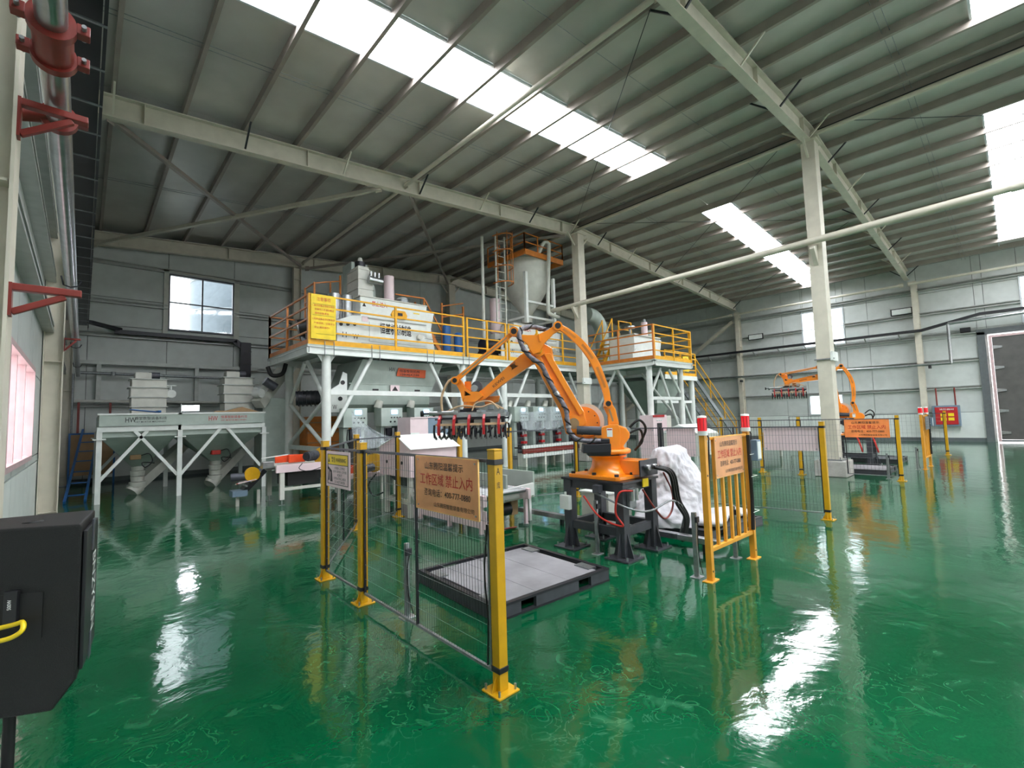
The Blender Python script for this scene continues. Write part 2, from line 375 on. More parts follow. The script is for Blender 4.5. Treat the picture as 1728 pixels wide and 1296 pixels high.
for x in PX:
    z = rz(x)
    MB().prism([(x-.035, YE, z-.2), (x+.035, YE, z-.2), (x+.035, YE, z-.18), (x-.02, YE, z-.185), (x-.02, YE, z-.015), (x+.035, YE, z-.01), (x+.035, YE, z), (x-.035, YE, z)], (0, YB-YE, 0)).build('purlin', 'purlin', roof)
for yy in (9.1, 9.22, 15.6, 15.72, 5.1, 1.2, 1.32, -2.8):
    m = MB()
    for a, b in zip(edges, edges[1:]): m.cyl((a, yy, rz(a)-.1), (b, yy, rz(b)-.1), .007, n=5)
    m.build('sag_rod', 'galv', roof)
m = MB()
for x0, x1 in ((XL, XM), (XM, XR)):
    pass
# rafters
def rafter(y, label, fly=True, xs=(XL+.25, XR-.25)):
    t = thing('rafter', label, 'roof beam', (XM, y, rz(XM)-.42))
    def seg(z0, z1, wd, m):
        for a, b in ((xs[0], XM), (XM, xs[1])):
            m.prism([(a, y-wd/2, rz(a)+z0), (b, y-wd/2, rz(b)+z0), (b, y-wd/2, rz(b)+z1), (a, y-wd/2, rz(a)+z1)], (0, wd, 0))
    m = MB(); seg(-.63, -.23, .016, m); m.build('web', 'beam', t)
    m = MB(); seg(-.225, -.2, .2, m); m.build('top_flange', 'beam', t)
    m = MB(); seg(-.655, -.63, .2, m); m.build('bottom_flange', 'beam', t)
    for k in range(1, 28, 3):
        x = xs[0]+k*1.05; MB().box(x-.008, x+.008, y-.095, y+.095, rz(x)-.63, rz(x)-.228).build('stiffener', 'beam', t)
    if fly:
        for i, x in enumerate(PX):
            if i % 2: continue
            for sg in (-1, 1):
                MB().bar((x, y+sg*.08, rz(x)-.6), (x, y+sg*.62, rz(x)-.12), .035, .035).build('fly_brace', 'blackmetal' if i % 4 else 'beam', t)
    return t
rafter(11.45, 'long cream steel rafter crossing in front of the tank and mixer platform')
rafter(3.3, 'cream steel rafter overhead at upper right, bolted to the free-standing column')
rafter(19.85, 'shadowed steel rafter tight against the back wall with the square window', False)
rafter(-4.95, 'cream steel rafter over the bay behind the viewer', False)
# columns
def hcol(x, y, z1, w_, label, axis='x', mt='beam', base=0):
    t = thing('steel_column', label, 'column', (x, y, 0))
    h = w_/2; f = .11
    MB().box(x-h, x-h+.014, y-f, y+f, base, z1).build('flange', mt, t); MB().box(x+h-.014, x+h, y-f, y+f, base, z1).build('flange', mt, t)
    MB().box(x-h+.014, x+h-.014, y-.007, y+.007, base, z1).build('web', mt, t)
    for z in (base+.3, 2.9, 5.6, z1-.5):
        MB().box(x-h+.02, x+h-.02, y-.1, y+.1, z, z+.012).build('stiffener', mt, t)
    MB().box(x-h-.05, x+h+.05, y-f-.04, y+f+.04, base, base+.025).build('base_plate', 'galv', t)
    return t
hcol(-.405, 3.3, 7.6, .26, 'pale wall column at the left picture edge, nearest of the left wall')
hcol(-.405, 11.45, 7.6, .26, 'pale wall column beyond the pink-framed window, left wall')
hcol(-.405, 19.85, 7.6, .26, 'wall column in the far left corner beside the blue ladder')
hcol(29.5, 3.05, 7.7, .4, 'pale wall column beside the dark sliding door, right wall')
hcol(29.5, 11.35, 7.75, .4, 'pale wall column at the right wall behind the yellow stair')
hcol(29.5, 19.85, 7.75, .4, 'wall column in the dark far right corner')
for x in (6.4, 21.8): hcol(x, 19.95, rz(x)-.66, .3, 'back wall column with braces, behind the '+('left mixer' if x < 10 else 'right platform stair'))
for y, label in ((3.3, 'free-standing square steel column on a concrete plinth in front of the second robot'), (11.25, 'square steel column rising past the white mixer behind the near robot'), (19.85, 'square steel column in the shadow at mid back wall')):
    t = thing('square_column', label, 'column', (XM, y, 0)); b0 = .42
    zt = rz(XM)-.68
    MB().box(XM-.19, XM+.19, y-.16, y+.16, b0, zt).build('shaft', 'beam', t, .008)
    MB().box(XM-.3, XM+.3, y-.25, y+.25, b0-.03, b0).build('base_plate', 'galv', t)
    MB().box(XM-.38, XM+.38, y-.34, y+.34, 0, b0-.03).build('plinth', 'concrete', t, .02)
    MB().box(XM-.28, XM+.28, y-.22, y+.22, zt, zt+.03).build('cap_plate', 'beam', t)
    for sg in (-1, 1): MB().bar((XM+sg*.2, y, zt-.45), (XM+sg*.6, y, zt+.0), .05, .05).build('knee_brace', 'beam', t)
    for q in ((-1, -1), (1, -1), (1, 1), (-1, 1)): MB().cyl((XM+q[0]*.24, y+q[1]*.2, b0), (XM+q[0]*.24, y+q[1]*.2, b0+.06), .014, n=6).build('anchor_bolt', 'galv', t)
# ties and bracing under the roof
def tie(a, b, r, label, name='tie_beam', mt='beam', cat='strut', sq=False):
    t = thing(name, label, cat, a)
    d = (V(b)-V(a)).normalized()
    (MB().bar(a, b, r*2, r*2) if sq else MB().cyl(a, b, r, n=12)).build('tube', mt, t)
    for p, s_ in ((V(a), 1), (V(b), -1)): MB().bar(p-d*s_*.02, p+d*s_*.16, .012, .2).build('end_plate', mt, t)
    return t
def rb(x, y, dz=-.45): return (x, y, rz(x)+dz)
for y0, y1, s in ((11.5, 19.8, 'between the back wall and the long rafter'), (3.35, 11.4, 'running past the big bright skylight'), (-4.9, 3.25, 'over the viewer')):
    tie(rb(6.6, y0), rb(6.6, y1), .055, 'round cream tie tube '+s)
for y0, y1, s in ((11.5, 19.8, 'in the shadow behind the tank'), (3.35, 11.4, 'linking the two free-standing column heads'), (-4.9, 3.25, 'leaving the front column head to the right')):
    tie(rb(14.1, y0), rb(14.1, y1), .055, 'round cream ridge tie tube '+s)
tie(rb(.2, 11.5, -.6), rb(6.5, 19.8, -.6), .045, 'diagonal roof brace falling to the right above the hoppers', 'roof_brace', 'purlin', sq=True)
tie(rb(.1, 19.8, -.66), rb(5.9, 11.5, -.66), .05, 'diagonal roof brace rising to the right above the hoppers', 'roof_brace', 'beam', sq=True)
tie(rb(6.8, 11.5, -.6), rb(13.9, 19.8, -.6), .045, 'diagonal roof brace falling to the right above the left mixer', 'roof_brace', 'purlin', sq=True)
tie(rb(6.7, 19.8, -.68), rb(13.6, 11.5, -.68), .045, 'diagonal roof brace rising towards the tank top', 'roof_brace', 'purlin', sq=True)
tie((29.4, 19.5, 2.0), (29.4, 11.6, 7.2), .09, 'thick diagonal brace on the right wall behind the stair', 'wall_brace', 'beam', sq=True)
for y in (11.4, 3.3, -4.9):
    tie((29.1, y+.1, 7.55), (29.1, min(y+8.1, 19.7), 7.55), .06, {11.4: 'eaves tie on the right wall in the far bay', 3.3: 'eaves tie on the right wall above the upper window', -4.9: 'eaves tie on the right wall above the sliding door'}[y])
RL = ['falling right behind the front column head', 'rising right behind the front column head', 'running to the rightmost skylight', 'crossing the big bright skylight', 'far right towards the eaves']
for a, b in (((14.4, 4.0), (21, 10.9)), ((21, 3.9), (14.5, 10.8)), ((14.4, 2.6), (21, -4.5)), ((7, 3.8), (13.7, 10.9)), ((21.3, 3.9), (28.8, 10.9))):
    t = MB().cyl(rb(*a, -.22), rb(*b, -.22), .009, n=6).build('bracing_rod', 'blackmetal'); tag(t, 'thin dark bracing rod under the purlins, '+RL.pop(0), 'rod', 'thin bracing rods under the roof')
# big pale pipe on the column line
t = thing('long_pipe', 'long cream pipe running from the white mixer past the front column', 'pipe', (13.72, 12.6, 5.9))
MB().cyl((13.72, 12.6, 5.9), (13.72, -8, 6.15), .085, n=20).build('pipe_run', 'beam', t)
for y in (3.3, 11.25): MB().prism([(13.9, y-.05, 5.4), (13.9, y-.05, 5.95), (13.6, y-.05, 5.83), (13.6, y-.05, 5.78)], (0, .1, 0)).build('pipe_bracket', 'beam', t)
for y in (8.2, -.2, -3.4): MB().cyl((13.72, y, 5.9+.25*(12.6-y)/20.6), (13.72, y-.2, 5.9+.25*(12.8-y)/20.6), .1, n=20).build('coupling', 'beam', t)
m = MB()
for k in range(3): m.cyl((14.25+.07*k, 19.5, rz(14.1)-.3), (14.25+.07*k, -6, rz(14.1)-.3), .02, n=6)
tag(m.build('cable_bundle', 'black'), 'bundle of black cables running along the ridge beside the tie tubes', 'cable')
# ------------------------------------------------------------------ left wall: pipe, brackets, cable ladder
t = thing('fire_pipe', 'galvanized pipe with red coupling running along the left wall overhead', 'pipe', (-.14, 3.3, 3.4))
m = MB().cyl((-.14, -3, 3.4), (-.14, 19.9, 3.4), .052, n=24); m.build('pipe_run', 'steel', t)
m = MB().cyl((-.14, 2.62, 3.4), (-.14, 2.86, 3.4), .068, n=24); m.build('coupling', 'redpaint', t)
for y in (2.62, 2.86, 3.44):
    q = MB().cyl((-.14, y-.022, 3.4), (-.14, y+.022, 3.4), .08, n=24).build('clamp', 'redpaint', t, .004)
    for s in (-1, 1):
        MB().box(-.14+s*.098-.022, -.14+s*.098+.022, y-.024, y+.024, 3.385, 3.43).build('clamp_ear', 'redpaint', q, .003)
        MB().cyl((-.14+s*.1, y-.05, 3.407), (-.14+s*.1, y+.05, 3.407), .009, n=8).build('bolt', 'galv', q)
MB().cyl((-.19, 3.44, 3.4), (-.29, 3.44, 3.37), .04, n=20).build('tee_socket', 'redpaint', t)
MB().cyl((-.28, 3.44, 3.372), (-.54, 3.44, 3.3), .03, n=16).build('branch_pipe', 'greyblue', t)
for y in (7.2, 12.6, 16.5):
    MB().tube([(-.22, y, 3.44), (-.2, y, 3.34), (-.14, y, 3.32), (-.08, y, 3.34), (-.05, y, 3.4)], .008).build('hanger_hook', 'blackmetal', t)
def bracket(x0, x1, y, z, h, label):
    t = thing('wall_bracket', label, 'bracket', (x0, y, z))
    MB().box(x0, x1, y-.022, y+.022, z-.035, z).build('arm', 'redpaint', t, .004)
    MB().box(x0, x0+.012, y-.03, y+.03, z-h, z).build('back_plate', 'redpaint', t)
    MB().bar((x0+.01, y, z-h+.02), (x1-.06, y, z-.04), .03, .03).build('strut', 'redpaint', t, .004)
    return t
bracket(-.275, -.02, 3.22, 3.335, .2, 'red angle bracket carrying the overhead pipe, topmost on the nearest column')
bracket(-.275, -.02, 3.22, 2.41, .16, 'red angle bracket on the nearest column with no pipe resting on it')
bracket(-.275, -.06, 11.35, 3.335, .24, 'small red angle bracket on the second left wall column')
t = thing('cable_ladder', 'dark cable ladder with pale rungs hanging along the left wall', 'cable tray', (-.1, 3, 4.9))
for x in (-.24, .05): MB().box(x-.012, x+.012, -3, 19.6, 4.88, 4.99).build('side_rail', 'blackmetal', t)
MB().box(-.22, .03, -3, 19.6, 4.955, 4.965).build('cover_sheet', 'blackmetal', t)
y = 2.2
while y < 19.5: MB().box(-.25, .062, y-.012, y+.012, 4.872, 4.885).build('rung', 'galv', t); y += .62
t = thing('cable_tray', 'black cable tray turning along the back wall below the square window', 'cable tray', (2, 20.05, 4.9))
MB().prism([(-.1, 19.4, 5.02), (.15, 19.4, 5.0), (.9, 20.0, 4.93), (.75, 20.15, 4.93)], (0, 0, .1)).build('elbow', 'blackmetal', t)
MB().box(.7, 4.25, 19.95, 20.12, 4.84, 4.97).build('tray', 'blackmetal', t)
t = thing('cable_duct', 'black upright cable duct hanging from the tray end beside the right hopper elevator', 'cable duct', (4.6, 19.6, 3.4))
MB().prism([(4.1, 19.95, 4.84), (4.25, 19.95, 4.97), (4.4, 19.95, 4.85), (4.4, 19.95, 4.6)], (0, .15, 0)).build('bend', 'blackmetal', t)
MB().box(4.36, 4.72, 19.9, 20.12, 3.3, 4.86).build('duct', 'blackmetal', t, .01)
for z in (4.5, 4.0, 3.6): MB().box(4.35, 4.73, 19.89, 20.0, z, z+.03).build('joint_strip', 'black', t)
# wall pipes on the back wall behind the hoppers
def pipe(pts, r, label, name='wall_pipe', mt='galv', cat='pipe', joints=()):
    t = thing(name, label, cat, pts[0])
    MB().tube(catmull(pts, 1) if len(pts) > 2 else pts, r, 12).build('pipe_run', mt, t)
    for j in joints: MB().lathe(j, [(r*1.5, -r*1.4), (r*1.6, 0), (r*1.5, r*1.4)], 12).build('joint', mt, t)
    return t
pipe([(-.2, 19.9, 3.5), (1.0, 19.9, 3.49), (4.2, 19.9, 3.45)], .045, 'grey horizontal pipe on the back wall above the left hopper', joints=[(.7, 19.9, 3.49)])
pipe([(-.25, 19.8, 3.45), (-.25, 19.8, 1.2)], .03, 'thin grey upright pipe in the back left corner')
t = thing('pipe_rail', 'grey rail with red posts on the back wall left of the hoppers', 'rail', (0, 19.9, 2.55))
MB().cyl((-.2, 19.85, 2.6), (3.8, 19.85, 2.55), .045).build('rail', 'cream', t)
for x in (-.1, .65): MB().box(x-.03, x+.03, 19.83, 19.9, 1.6, 2.56).build('post', 'redpaint', t)
t = thing('wall_panel_frame', 'grey steel frame with sheet infill on the back wall behind the feeders', 'frame', (2, 20.1, 3))
for x in (.35, 3.0, 4.6): MB().box(x-.06, x+.06, 20.02, 20.14, 2.5, 3.83).build('post', 'girt', t)
MB().box(-.1, 5.0, 20.0, 20.13, 3.8, 3.92).build('top_rail', 'girt', t)
t = thing('blue_ladder', 'blue metal ladder leaning in the back left corner', 'ladder', (-.1, 15, 0))
for x in (-.26, .1): MB().bar((x, 15.2, .02), (x+.28, 19.4, 1.7), .05, .05).build('stile', 'blue', t)
for k in range(7): a = k/7+.07; MB().bar((-.26+.28*a, 15.2+4.2*a, .02+1.68*a), (.1+.28*a, 15.2+4.2*a, .02+1.68*a), .03, .03).build('rung', 'blue', t)
t = thing('blue_cabinet', 'dark brown board in a blue frame standing in the back left corner', 'board', (.1, 19.6, 0))
MB().box(-.25, .75, 19.62, 19.66, .3, 1.55).build('board', 'cardboard', t); 
for a in ((-.3, -.25, 0, 1.6), (.75, .8, 0, 1.6)): MB().box(a[0], a[1], 19.6, 19.68, a[2], a[3]).build('post', 'blue', t)
MB().box(-.25, .75, 19.6, 19.68, 1.55, 1.6).build('top_rail', 'blue', t)
# silos seen through the back window
t = thing('silo', 'grey silo with hoops standing outside the square window', 'silo', (5.6, 25, 0))
MB().cyl((5.6, 25.5, 0), (5.6, 25.5, 9), 2.1, n=40).build('shell', 'outside', t)
for z in (5.4, 6.9, 8.3): MB().lathe((5.6, 25.5, z), [(2.1, 0), (2.16, .04), (2.1, .08)], 40).build('hoop', 'galv', t)
g = MB().box(-30, 60, YB+.35, 60, -.3, -.2).build('ground_outside', 'ground_out'); g['kind'] = 'structure'
# ------------------------------------------------------------------ right wall
t = thing('door_1', kind='structure', loc=(29.6, -1.8, 0))
MB().box(29.62, 29.72, .82, 1.08, 0, 4.92).build('door_frame', 'doorframe', t); MB().box(29.62, 29.72, -4.9, 1.08, 4.8, 5.05).build('lintel', 'doorframe', t)
for a in ((.62, .72, 0, 4.72), (-4.5, -4.4, 0, 4.72), ):
    MB().box(29.44, 29.54, a[0], a[1], a[2]+.04, a[3]).build('stile', 'sash', t, .008)
MB().box(29.44, 29.54, -4.4, .62, 4.62, 4.72).build('top_rail', 'sash', t, .008)
MB().box(29.45, 29.53, -4.4, .62, .04, .12).build('bottom_rail', 'doorframe', t)
for k in range(5):
    y1 = .62-k*1.0; MB().box(29.47, 29.52, y1-.99, y1-.005, .13, 4.62).build('door_leaf', 'door', t)
for z in (4.1, 3.2, 2.2, 1.3, .35):
    MB().prism([(29.42, .6, z), (29.42, .6, z+.16), (29.42, .32, z+.12), (29.42, .32, z+.04)], (.04, 0, 0)).build('hinge_plate', 'steel', t)
MB().box(29.4, 29.47, -.5, -.34, 1.7, 2.5).build('notice', 'white', t)
t = thing('fire_cabinet', 'red cabinet with yellow marks in a blue-grey frame on the right wall', 'cabinet', (29.6, 2.3, .75))
MB().box(29.48, 29.78, 1.85, 2.8, .72, 1.68).build('frame', 'greyblue', t, .01); MB().box(29.45, 29.48, 1.93, 2.7, .8, 1.6).build('door', 'red', t, .004)
text('lettering', '消防器材', (29.445, 2.3, 1.5), (0, -1, 0), (0, 0, 1), .5, .08, 'white', t)
for y, z in ((2.16, 1.25), (2.42, 1.25), (2.16, 1.05), (2.42, 1.05)): MB().box(29.435, 29.45, y-.1, y+.1, z-.07, z+.07).build('mark', 'signyellow', t)
for y in (1.98, 2.62): MB().cyl((29.6, y, 1.68), (29.6, y, 2.5), .03, n=10).build('feed_pipe', 'redpaint', t)
t = thing('floodlight', 'slim white floodlight on the right wall beside the yellow stair', 'lamp', (29.55, 10.4, 6.1)); 
def flood(t, y, z):
    MB().box(29.56, 29.62, y-.42, y+.42, z-.17, z+.17).build('housing', 'black', t, .01); MB().box(29.545, 29.56, y-.37, y+.37, z-.13, z+.13).build('lens', 'white', t)
    MB().box(29.6, 29.8, y-.04, y+.04, z-.05, z+.05).build('arm', 'black', t)
flood(t, 10.4, 6.1)
t = thing('floodlight', 'slim white floodlight on the right wall left of the door-side column', 'lamp', (29.55, 3.5, 6.2)); flood(t, 3.6, 6.35)
t = thing('cable_tray', 'long dark cable tray along the right wall under the windows', 'cable tray', (29.2, 8, 5.25))
MB().box(29.1, 29.3, 2.9, 19.6, 5.2, 5.32).build('tray', 'black', t)
MB().prism([(29.1, 2.9, 5.2), (29.1, 2.9, 5.32), (29.1, .9, 5.75), (29.1, .9, 5.63)], (.2, 0, 0)).build('rise', 'black', t)
MB().box(29.1, 29.3, -8, .9, 5.63, 5.75).build('tray', 'black', t)
for k in range(12): y = 18.6-k*1.35; MB().bar((29.2, y, 5.2), (29.75, y, 4.95), .05, .04).build('bracket', 'girt', t)
pipe([(29.1, 1.95, 5.42), (29.1, -8, 5.75)], .07, 'silver pipe above the dark sliding door', mt='steel')
t = pipe([(29.1, 1.95, 5.42), (29.1, 1.97, 3.6)], .06, 'silver upright pipe beside the dark sliding door', mt='steel')
t = pipe([(29.1, 1.97, 3.6), (29.1, 18, 3.85)], .055, 'silver pipe running low along the right wall behind the second robot', mt='steel')
for y in (2.7, 11.2): MB().box(29.0, 29.25, y-.05, y+.05, 3.42, 3.55).build('clamp', 'black', t)
t = thing('electric_box', 'small black box on the girt left of the sliding door', 'box', (29.6, 1.3, 5.1)); MB().box(29.55, 29.75, 1.25, 1.6, 5.0, 5.2).build('housing', 'black', t, .01); MB().box(29.53, 29.55, 1.3, 1.55, 5.03, 5.17).build('lid', 'blackmetal', t)
# ------------------------------------------------------------------ two raw material hoppers on the left
def hopper(x0, x1, label, logo, txtmat, first):
    y0, y1 = 14.3, 16.9
    t = thing('feed_hopper', label, 'hopper', ((x0+x1)/2, 15.5, 0))
    MB().box(x0, x1, y0-.06, y0, 1.76, 2.02).build('front_band', 'greygreen', t); MB().box(x0, x1, y1, y1+.06, 1.76, 2.02).build('rear_band', 'greygreen', t)
    for x in (x0, x1-.06): MB().box(x, x+.06, y0, y1, 1.76, 2.02).build('side_band', 'greygreen', t)
    MB().box(x0-.03, x1+.03, y0-.09, y0+.03, 2.02, 2.06).build('top_lip', 'white', t)
    MB().box(x0-.03, x1+.03, y0-.02, y0+.1, 1.63, 1.75).build('beam', 'white', t)
    xm = (x0+x1)/2+.05; ym = 15.6
    MB().box(x0+.04, x1-.04, y0+.06, y1-.06, 1.5, 1.76).build('bin', 'greygreen', t); MB().frust((xm-.13, xm+.13, ym-.13, ym+.13), (x0+.04, x1-.04, y0+.06, y1-.06), .72, 1.5).build('cone', 'greygreen', t)
    m = MB().frust((xm-.49, xm+.43, ym-.78, ym+.78), (xm-.51, xm+.45, ym-.8, ym+.8), 1.2, 1.225); m.build('stiffening_band', 'white', t)
    for z, r in ((.74, .14), (.6, .16), (.46, .15), (.32, .18)): MB().cyl((xm, ym, z), (xm, ym, z-.13), r, r*.9, 20).build('outlet_collar', 'cream', t)
    MB().bar((xm-.1, ym, .12), (xm+1.1, ym+.9, 1.2), .24, .24).build('screw_conveyor', 'cream', t)
    MB().cyl((xm-.12, ym-.02, .06), (xm+.02, ym+.06, .2), .17, n=18).build('end_cap', 'cream', t)
    q = MB().box(xm-.2, xm+.02, ym-.66, ym-.4, .92, 1.04).build('vibrator', 'inkred' if not first else 'cardboard', t, .02)
    MB().tube(catmull([(xm+.02, ym-.6, 1.02), (xm+.18, ym-.66, 1.05), (xm+.24, ym-.66, .85), (xm+.1, ym-.66, .72), (xm+.05, ym-.6, .84), (xm+.3, ym-.5, .8)]), .012, 6).build('cable', 'black', t)
    for x in ((x0, ) if first else (x0, x1)):
        for y in (y0+.03, y1):
            l = MB().box(x-.035, x+.065, y-.05, y+.05, 0, 1.64).build('leg', 'white', t)
            MB().box(x-.1, x+.13, y-.1, y+.1, 1.45, 1.48).build('leg_flange', 'white', l)
    for s in (0, 1):
        xx = x0+.04 if s == 0 else x1-.02; dx = .85 if s == 0 else -.85
        MB().bar((xx, y0+.03, .52), (xx+dx, y0+.03, 1.64), .07, .07).build('brace', 'white', t)
        MB().bar((xx, y1, .52), (xx+dx, y1, 1.64), .07, .07).build('brace', 'white', t)
    w_ = x1-x0
    text('logo', 'HW', (x0+w_*(.37 if first else .37), y0-.06, 1.9), (1, 0, 0), (0, 0, 1), .2, .12, txtmat, t)
    text('lettering', logo, (x0+w_*.62, y0-.06, 1.935), (1, 0, 0), (0, 0, 1), .62, .075, txtmat, t)
    text('small_lettering', 'DRY MORTAR MACHINERY', (x0+w_*.62, y0-.06, 1.85), (1, 0, 0), (0, 0, 1), .6, .035, txtmat, t)
    return t
hopper(.28, 1.8, 'left feed hopper with dark lettering and the blue tray on its rim', '德堂数智装备科技', 'ink', True)
hopper(1.8, 3.72, 'right feed hopper with red lettering beside the mezzanine leg', '恒基智能装备科技', 'red', False)
def feeder(x, y, z0, label, extra):
    t = thing('dust_filter', label, 'filter', (x, y, z0))
    zz = z0
    for k, (h, dx) in enumerate(((.24, .36), (.24, .37), (.24, .39), (.2, .37))):
        MB().box(x-dx, x+dx, y-.34, y+.34, zz, zz+h).build('casing', 'cream', t, .006)
        MB().box(x-dx-.045, x+dx+.045, y-.385, y+.37, zz+h, zz+h+.022).build('flange', 'girt', t); zz += h+.02
    MB().box(x-.3, x+.05, y-.2, y+.2, zz, zz+.18).build('fan_housing', 'cream', t, .02)
    MB().cyl((x-.0, y, zz+.12), (x+.24, y, zz+.12), .09, n=16).build('fan_motor', 'motor', t)
    MB().cyl((x+.5, y-.1, z0+.62), (x+.5, y+.3, z0+.62), .11, n=20).build('air_tank', 'white', t)
    MB().cyl((x+.5, y, z0+.73), (x+.5, y, z0+.85), .02, n=8).build('air_pipe', 'white', t); MB().cyl((x+.36, y, z0+.85), (x+.62, y, z0+.85), .018, n=8).build('air_pipe', 'white', t)
feeder(1.29, 15.9, 2.0, 'boxy dust filter standing over the left feed hopper', 0)
feeder(3.38, 15.9, 2.12, 'boxy dust filter standing over the right feed hopper', 1)
t = thing('tray', 'blue shallow tray lying on the rim of the left hopper', 'tray', (1.1, 14.4, 2.07)); 
MB().prism([(.82, 14.25, 2.14), (1.4, 14.25, 2.07), (1.42, 14.75, 2.07), (.84, 14.75, 2.14)], (0, 0, .02)).build('bottom', 'blue', t); MB().box(1.35, 1.42, 14.25, 14.75, 2.07, 2.12).build('rim', 'blue', t)
t = thing('cardboard_pile', 'brown flattened cardboard lying on the right hopper', 'cardboard', (3.2, 14.6, 2.07)); MB().prism([(2.75, 14.35, 2.07), (3.2, 14.35, 2.2), (3.62, 14.35, 2.07)], (0, .5, 0)).build('sheet', 'cardboard', t)
MB().box(2.6, 2.9, 14.3, 14.7, 2.07, 2.1).build('sheet', 'cardboard', t)
t = thing('work_lamp', 'brightly lit work lamp standing on the hopper rim between the filters', 'lamp', (1.95, 14.5, 2.07))
MB().bar((1.85, 14.5, 2.07), (1.85, 14.5, 2.3), .02, .02).build('stand', 'white', t); MB().prism([(1.9, 14.42, 2.12), (2.2, 14.42, 2.17), (2.2, 14.42, 2.24), (1.9, 14.42, 2.18)], (0, .02, 0)).build('lamp_head', 'lamp', t)
MB().box(1.84, 2.24, 14.44, 14.56, 2.1, 2.26).build('housing', 'white', t, .01)
# bulky grey elevator parts between hoppers and mezzanine
t = thing('bucket_elevator_boot', 'dark elevator drive with hose between the right hopper and the mezzanine', 'elevator', (4.1, 15.5, 0))
MB().box(3.95, 4.6, 15.3, 16.2, .3, 2.5).build('casing', 'greygreen', t, .01); MB().bar((3.8, 15.2, 2.3), (4.7, 15.9, 3.4), .3, .3).build('inclined_duct', 'cream', t)
MB().cyl((3.95, 15.1, 3.0), (4.25, 15.1, 2.8), .13, n=16).build('motor', 'motor', t)
MB().tube(catmull([(4.0, 15.0, 3.4), (4.1, 14.9, 3.15), (4.35, 14.8, 3.2), (4.45, 14.8, 3.5)]), .06, 10).build('hose', 'rubber', t)
MB().cyl((3.72, 15.2, 2.62), (3.85, 15.0, 2.62), .13, n=20).build('dust_cap', 'white', t)
# ------------------------------------------------------------------ mezzanine
def railing(a, b, z, label, mt='railyellow', n=None, h=1.32, toe=True):
    a = V((a[0], a[1], z)); b = V((b[0], b[1], z)); d = (b-a); L = d.length; n = n or max(1, round(L/1.7)); t = thing('guard_rail', label, 'railing', a)
    for k in range(n+1): p = a+d*k/n; MB().bar(p, p+V((0, 0, h)), .055, .055, (1, 0, 0)).build('post', mt, t)
    for k, f in enumerate((.27, .52, .76, 1.0)): MB().bar(a+V((0, 0, h*f-.02)), b+V((0, 0, h*f-.02)), .04, .04).build('rail', mt, t)
    if toe: MB().bar(a+V((0, 0, .07)), b+V((0, 0, .07)), .015, .14).build('toe_board', mt, t)
    return t
PZ = 3.72
t = thing('mezzanine', 'long white steel platform carrying the mixers above the bagging line', 'platform', (4.65, 12.25, 0))
MB().box(4.15, 18.5, 12.1, 15.6, PZ-.04, PZ).build('deck', 'greygreen', t); MB().box(15.5, 18.5, 9.0, 12.1, PZ-.04, PZ).build('deck', 'greygreen', t)
for a, b in (((4.15, 12.16), (15.56, 12.16)), ((4.21, 12.1), (4.21, 15.6)), ((15.56, 9.0), (15.56, 12.2)), ((15.5, 9.06), (18.5, 9.06)), ((18.44, 9.0), (18.44, 15.6)), ((4.15, 15.5), (18.5, 15.5)), ((9.1, 12.2), (9.1, 15.5)), ((15.6, 12.16), (18.4, 12.16))):
    m = MB(); A = V((*a, PZ-.04)); B = V((*b, PZ-.04)); m.bar(A-V((0, 0, .015)), B-V((0, 0, .015)), .12, .025); m.bar(A-V((0, 0, .19)), B-V((0, 0, .19)), .12, .025); m.bar(A-V((0, 0, .1)), B-V((0, 0, .1)), .02, .18)
    m.build('edge_beam', 'white', t)
for k in range(9):
    x = 5.2+k*1.3; MB().box(x-.04, x+.04, 12.22, 15.44, PZ-.16, PZ-.045).build('joist', 'white', t)
cols = [(4.7, 12.3), (9.15, 12.3), (10.95, 12.3), (15.75, 12.3), (4.7, 15.3), (9.15, 15.3), (15.75, 15.3), (15.75, 9.4), (18.15, 9.4), (18.15, 12.3)]
for x, y in cols:
    c = MB().cyl((x, y, 0), (x, y, PZ-.25), .115, n=20).build('column', 'white', t); MB().box(x-.17, x+.17, y-.17, y+.17, 0, .02).build('base_plate', 'white', c)
    MB().prism([(x-.12, y-.01, PZ-.42), (x-.24, y-.01, PZ-.24), (x+.24, y-.01, PZ-.24), (x+.12, y-.01, PZ-.42)], (0, .02, 0)).build('head_gusset', 'white', c)
def brace(a, b): MB().cyl(a, b, .055, n=12).build('brace', 'white', t)
zb, zt = 1.35, PZ-.26
for x0, x1, y in ((4.7, 9.15, 12.3), (10.95, 15.75, 12.3)):
    brace((x0+.1, y, zb), (x0+1.25, y, zt)); brace((x1-.1, y, zb), (x1-1.25, y, zt))
brace((9.25, 12.3, 2.2), (9.85, 12.3, zt)); brace((10.85, 12.3, 2.2), (10.3, 12.3, zt))
for x0, x1 in ((4.7, 9.15), (10.95, 15.75)): MB().bar((x0, 12.3, 2.5), (x1, 12.3, 2.48), .11, .13).build('cross_beam', 'white', t)
MB().bar((15.75, 9.4, 2.28), (18.15, 9.4, 2.28), .1, .12).build('cross_beam', 'white', t)
for a, b in (((4.7, 12.3, zb-.3), (4.7, 15.2, 2.3)), ((4.7, 15.3, zb-.3), (4.7, 12.4, 2.3)), ((4.7, 12.4, 2.3), (4.7, 13.7, zt)), ((4.7, 15.2, 2.3), (4.7, 13.9, zt))): brace(a, b)
